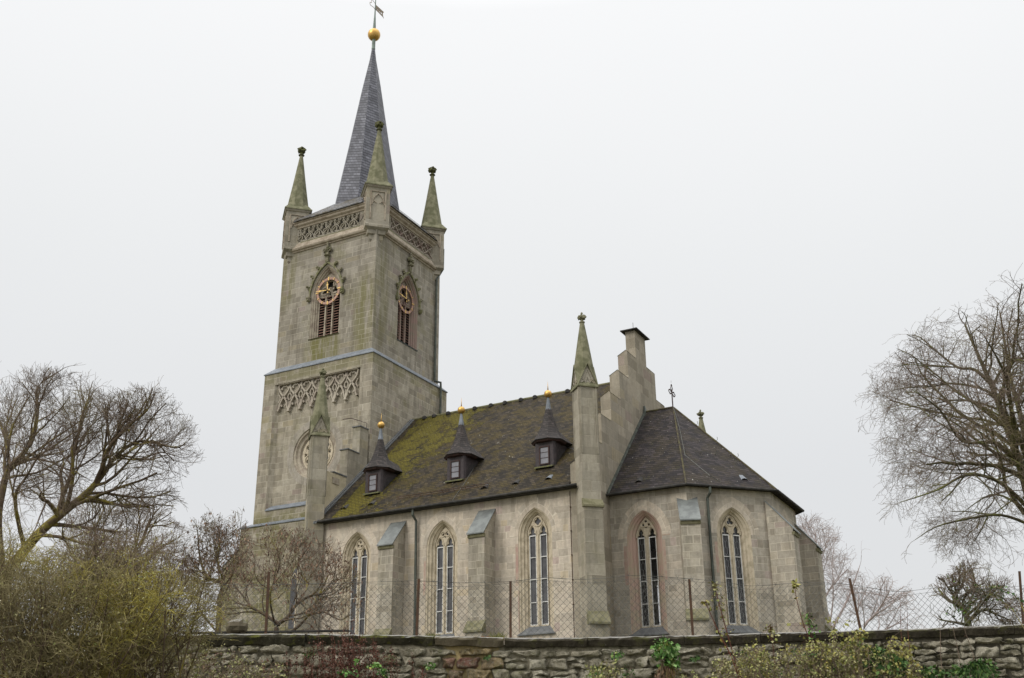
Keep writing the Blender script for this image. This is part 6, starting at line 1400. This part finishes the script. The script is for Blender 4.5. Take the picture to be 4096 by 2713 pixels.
sapling('leafy green shoot climbing past the coping right of the yellow-topped sapling', [(3300, 2850, 18.8), (3260, 2600, 18.9), (3238, 2520, 18.9), (3230, 2455, 18.9)], .008, [(.7, 1, 50, .05), (.3, .7, 30, .08)], M['leaf_green'], 4, .05)
sapling('short leafy shoot above the coping below the right chancel window', [(3110, 2850, 18.8), (3095, 2620, 18.9), (3085, 2540, 18.9), (3082, 2508, 18.9)], .008, [(.75, 1, 34, .045), (.3, .7, 20, .07)], M['leaf_mix'], 5, .055)
for i, (x, yt, xb, lab) in enumerate(((3600, 2385, 3620, 'thin bare red stem sticking up over the coping, tallest right of the leaning post'), (3628, 2425, 3645, 'thin bare red stem just right of the tallest stem by the wall'), (3757, 2500, 3765, 'thin pale stalk crossing the coping left of the apple tree'), (3812, 2508, 3840, 'leaning dry stalk in front of the apple tree'), (3858, 2505, 3900, 'long pale dry stalk leaning across the stones at the right'))):
    sapling(lab, [(xb+25, 2850, 19), (xb, 2650, 19.1), (x+4, 2530, 19.1), (x, yt, 19.1)], .0075, [(.4, .8, 3, .02)], M['leaf_catkin'], 30+i, .03, 'stem_red' if i < 2 else 'twig_brown')
# arching bramble over the fence at the right
sapling('arching bramble cane with dark leaves over the fence at the right edge', [(4140, 2560, 19.6), (4080, 2410, 19.7), (4030, 2365, 19.7), (3980, 2350, 19.7), (3900, 2348, 19.7)], .008, [(.25, .8, 22, .05)], M['leaf_dkgreen'], 41, .06, 'twig_olive')
sapling('second bramble cane arching down to the coping left of the right edge', [(4110, 2540, 19.8), (4050, 2440, 19.8), (3990, 2395, 19.8), (3940, 2375, 19.8)], .007, [(.3, .8, 14, .05)], M['leaf_dkgreen'], 42, .055, 'twig_olive')
# grass tufts on the coping
def tuft(label, px, py, n, h, w_):
    rg = random.Random(int(px)); b = at(px, py, WD+.35); tt_ = (b-CAM).dot(HR); b = wallp(tt_, wtop(tt_), -.35); Vv, Ff, Tn = [], [], []
    for k in range(n):
        q = b+HR*rg.gauss(0, w_)+HD*rg.gauss(0, .05); tip = q+HR*rg.gauss(0, h*.5)+HD*rg.gauss(0, h*.3)+Vector((0, 0, h*rg.uniform(.4, 1.1))); m_ = q.lerp(tip, .5)+Vector((0, 0, h*.15)); i0 = len(Vv)
        Vv += [tuple(q-HR*.006-b), tuple(q+HR*.006-b), tuple(m_+HR*.004-b), tuple(tip-b), tuple(m_-HR*.004-b)]; Ff.append((i0, i0+1, i0+2, i0+4)); Ff.append((i0+4, i0+2, i0+3, i0+3)); Tn += [rg.random()]*5
    me = bpy.data.meshes.new('grass_tuft'); me.from_pydata(Vv, [], [tuple(dict.fromkeys(f)) for f in Ff]); a = me.attributes.new('tone', 'FLOAT', 'POINT'); a.data.foreach_set('value', Tn); me.materials.append(M['grass'])
    o = bpy.data.objects.new('grass_tuft', me); COL.objects.link(o); o.location = b; tag(o, label, 'grass')
tuft('yellowish grass tuft on the coping below the middle nave window', 1725, 2550, 60, .11, .05); tuft('green grass tuft on the coping beside the low buttress foot', 1990, 2552, 70, .15, .05); tuft('low moss and grass on the coping next to the second fence post', 1655, 2550, 50, .04, .09)
# board lying on the coping at the left
mb = MB(); mb.hexa([wallp(-6.0, -1.36, -.30), wallp(-3.0, -1.345, -.30), wallp(-3.0, -1.345, -.45), wallp(-6.0, -1.36, -.45), wallp(-6.0, -1.335, -.30), wallp(-3.0, -1.32, -.30), wallp(-3.0, -1.32, -.45), wallp(-6.0, -1.335, -.45)])
tag(mb.build('wooden_board', M['gutter']), 'thin dark board lying along the left end of the coping', 'board')
# churchyard brick edging seen over the coping
mb = MB()
for k in range(5): p = wallp(-.62+.085*k, wtop(-.6)+.0, -.42); mb.hexa([p, p+HR*.08, p+HR*.08+HD*.1, p+HD*.1, p+Vector((0, 0, .07)), p+HR*.08+Vector((0, 0, .07)), p+HR*.08+HD*.1+Vector((0, 0, .07)), p+HD*.1+Vector((0, 0, .07))])
tag(mb.build('brick_row', m_plain('old_red_brick', (.25, .10, .05), (.15, .12, .05), 12, .9)), 'short row of old red bricks lying on the coping', 'bricks')
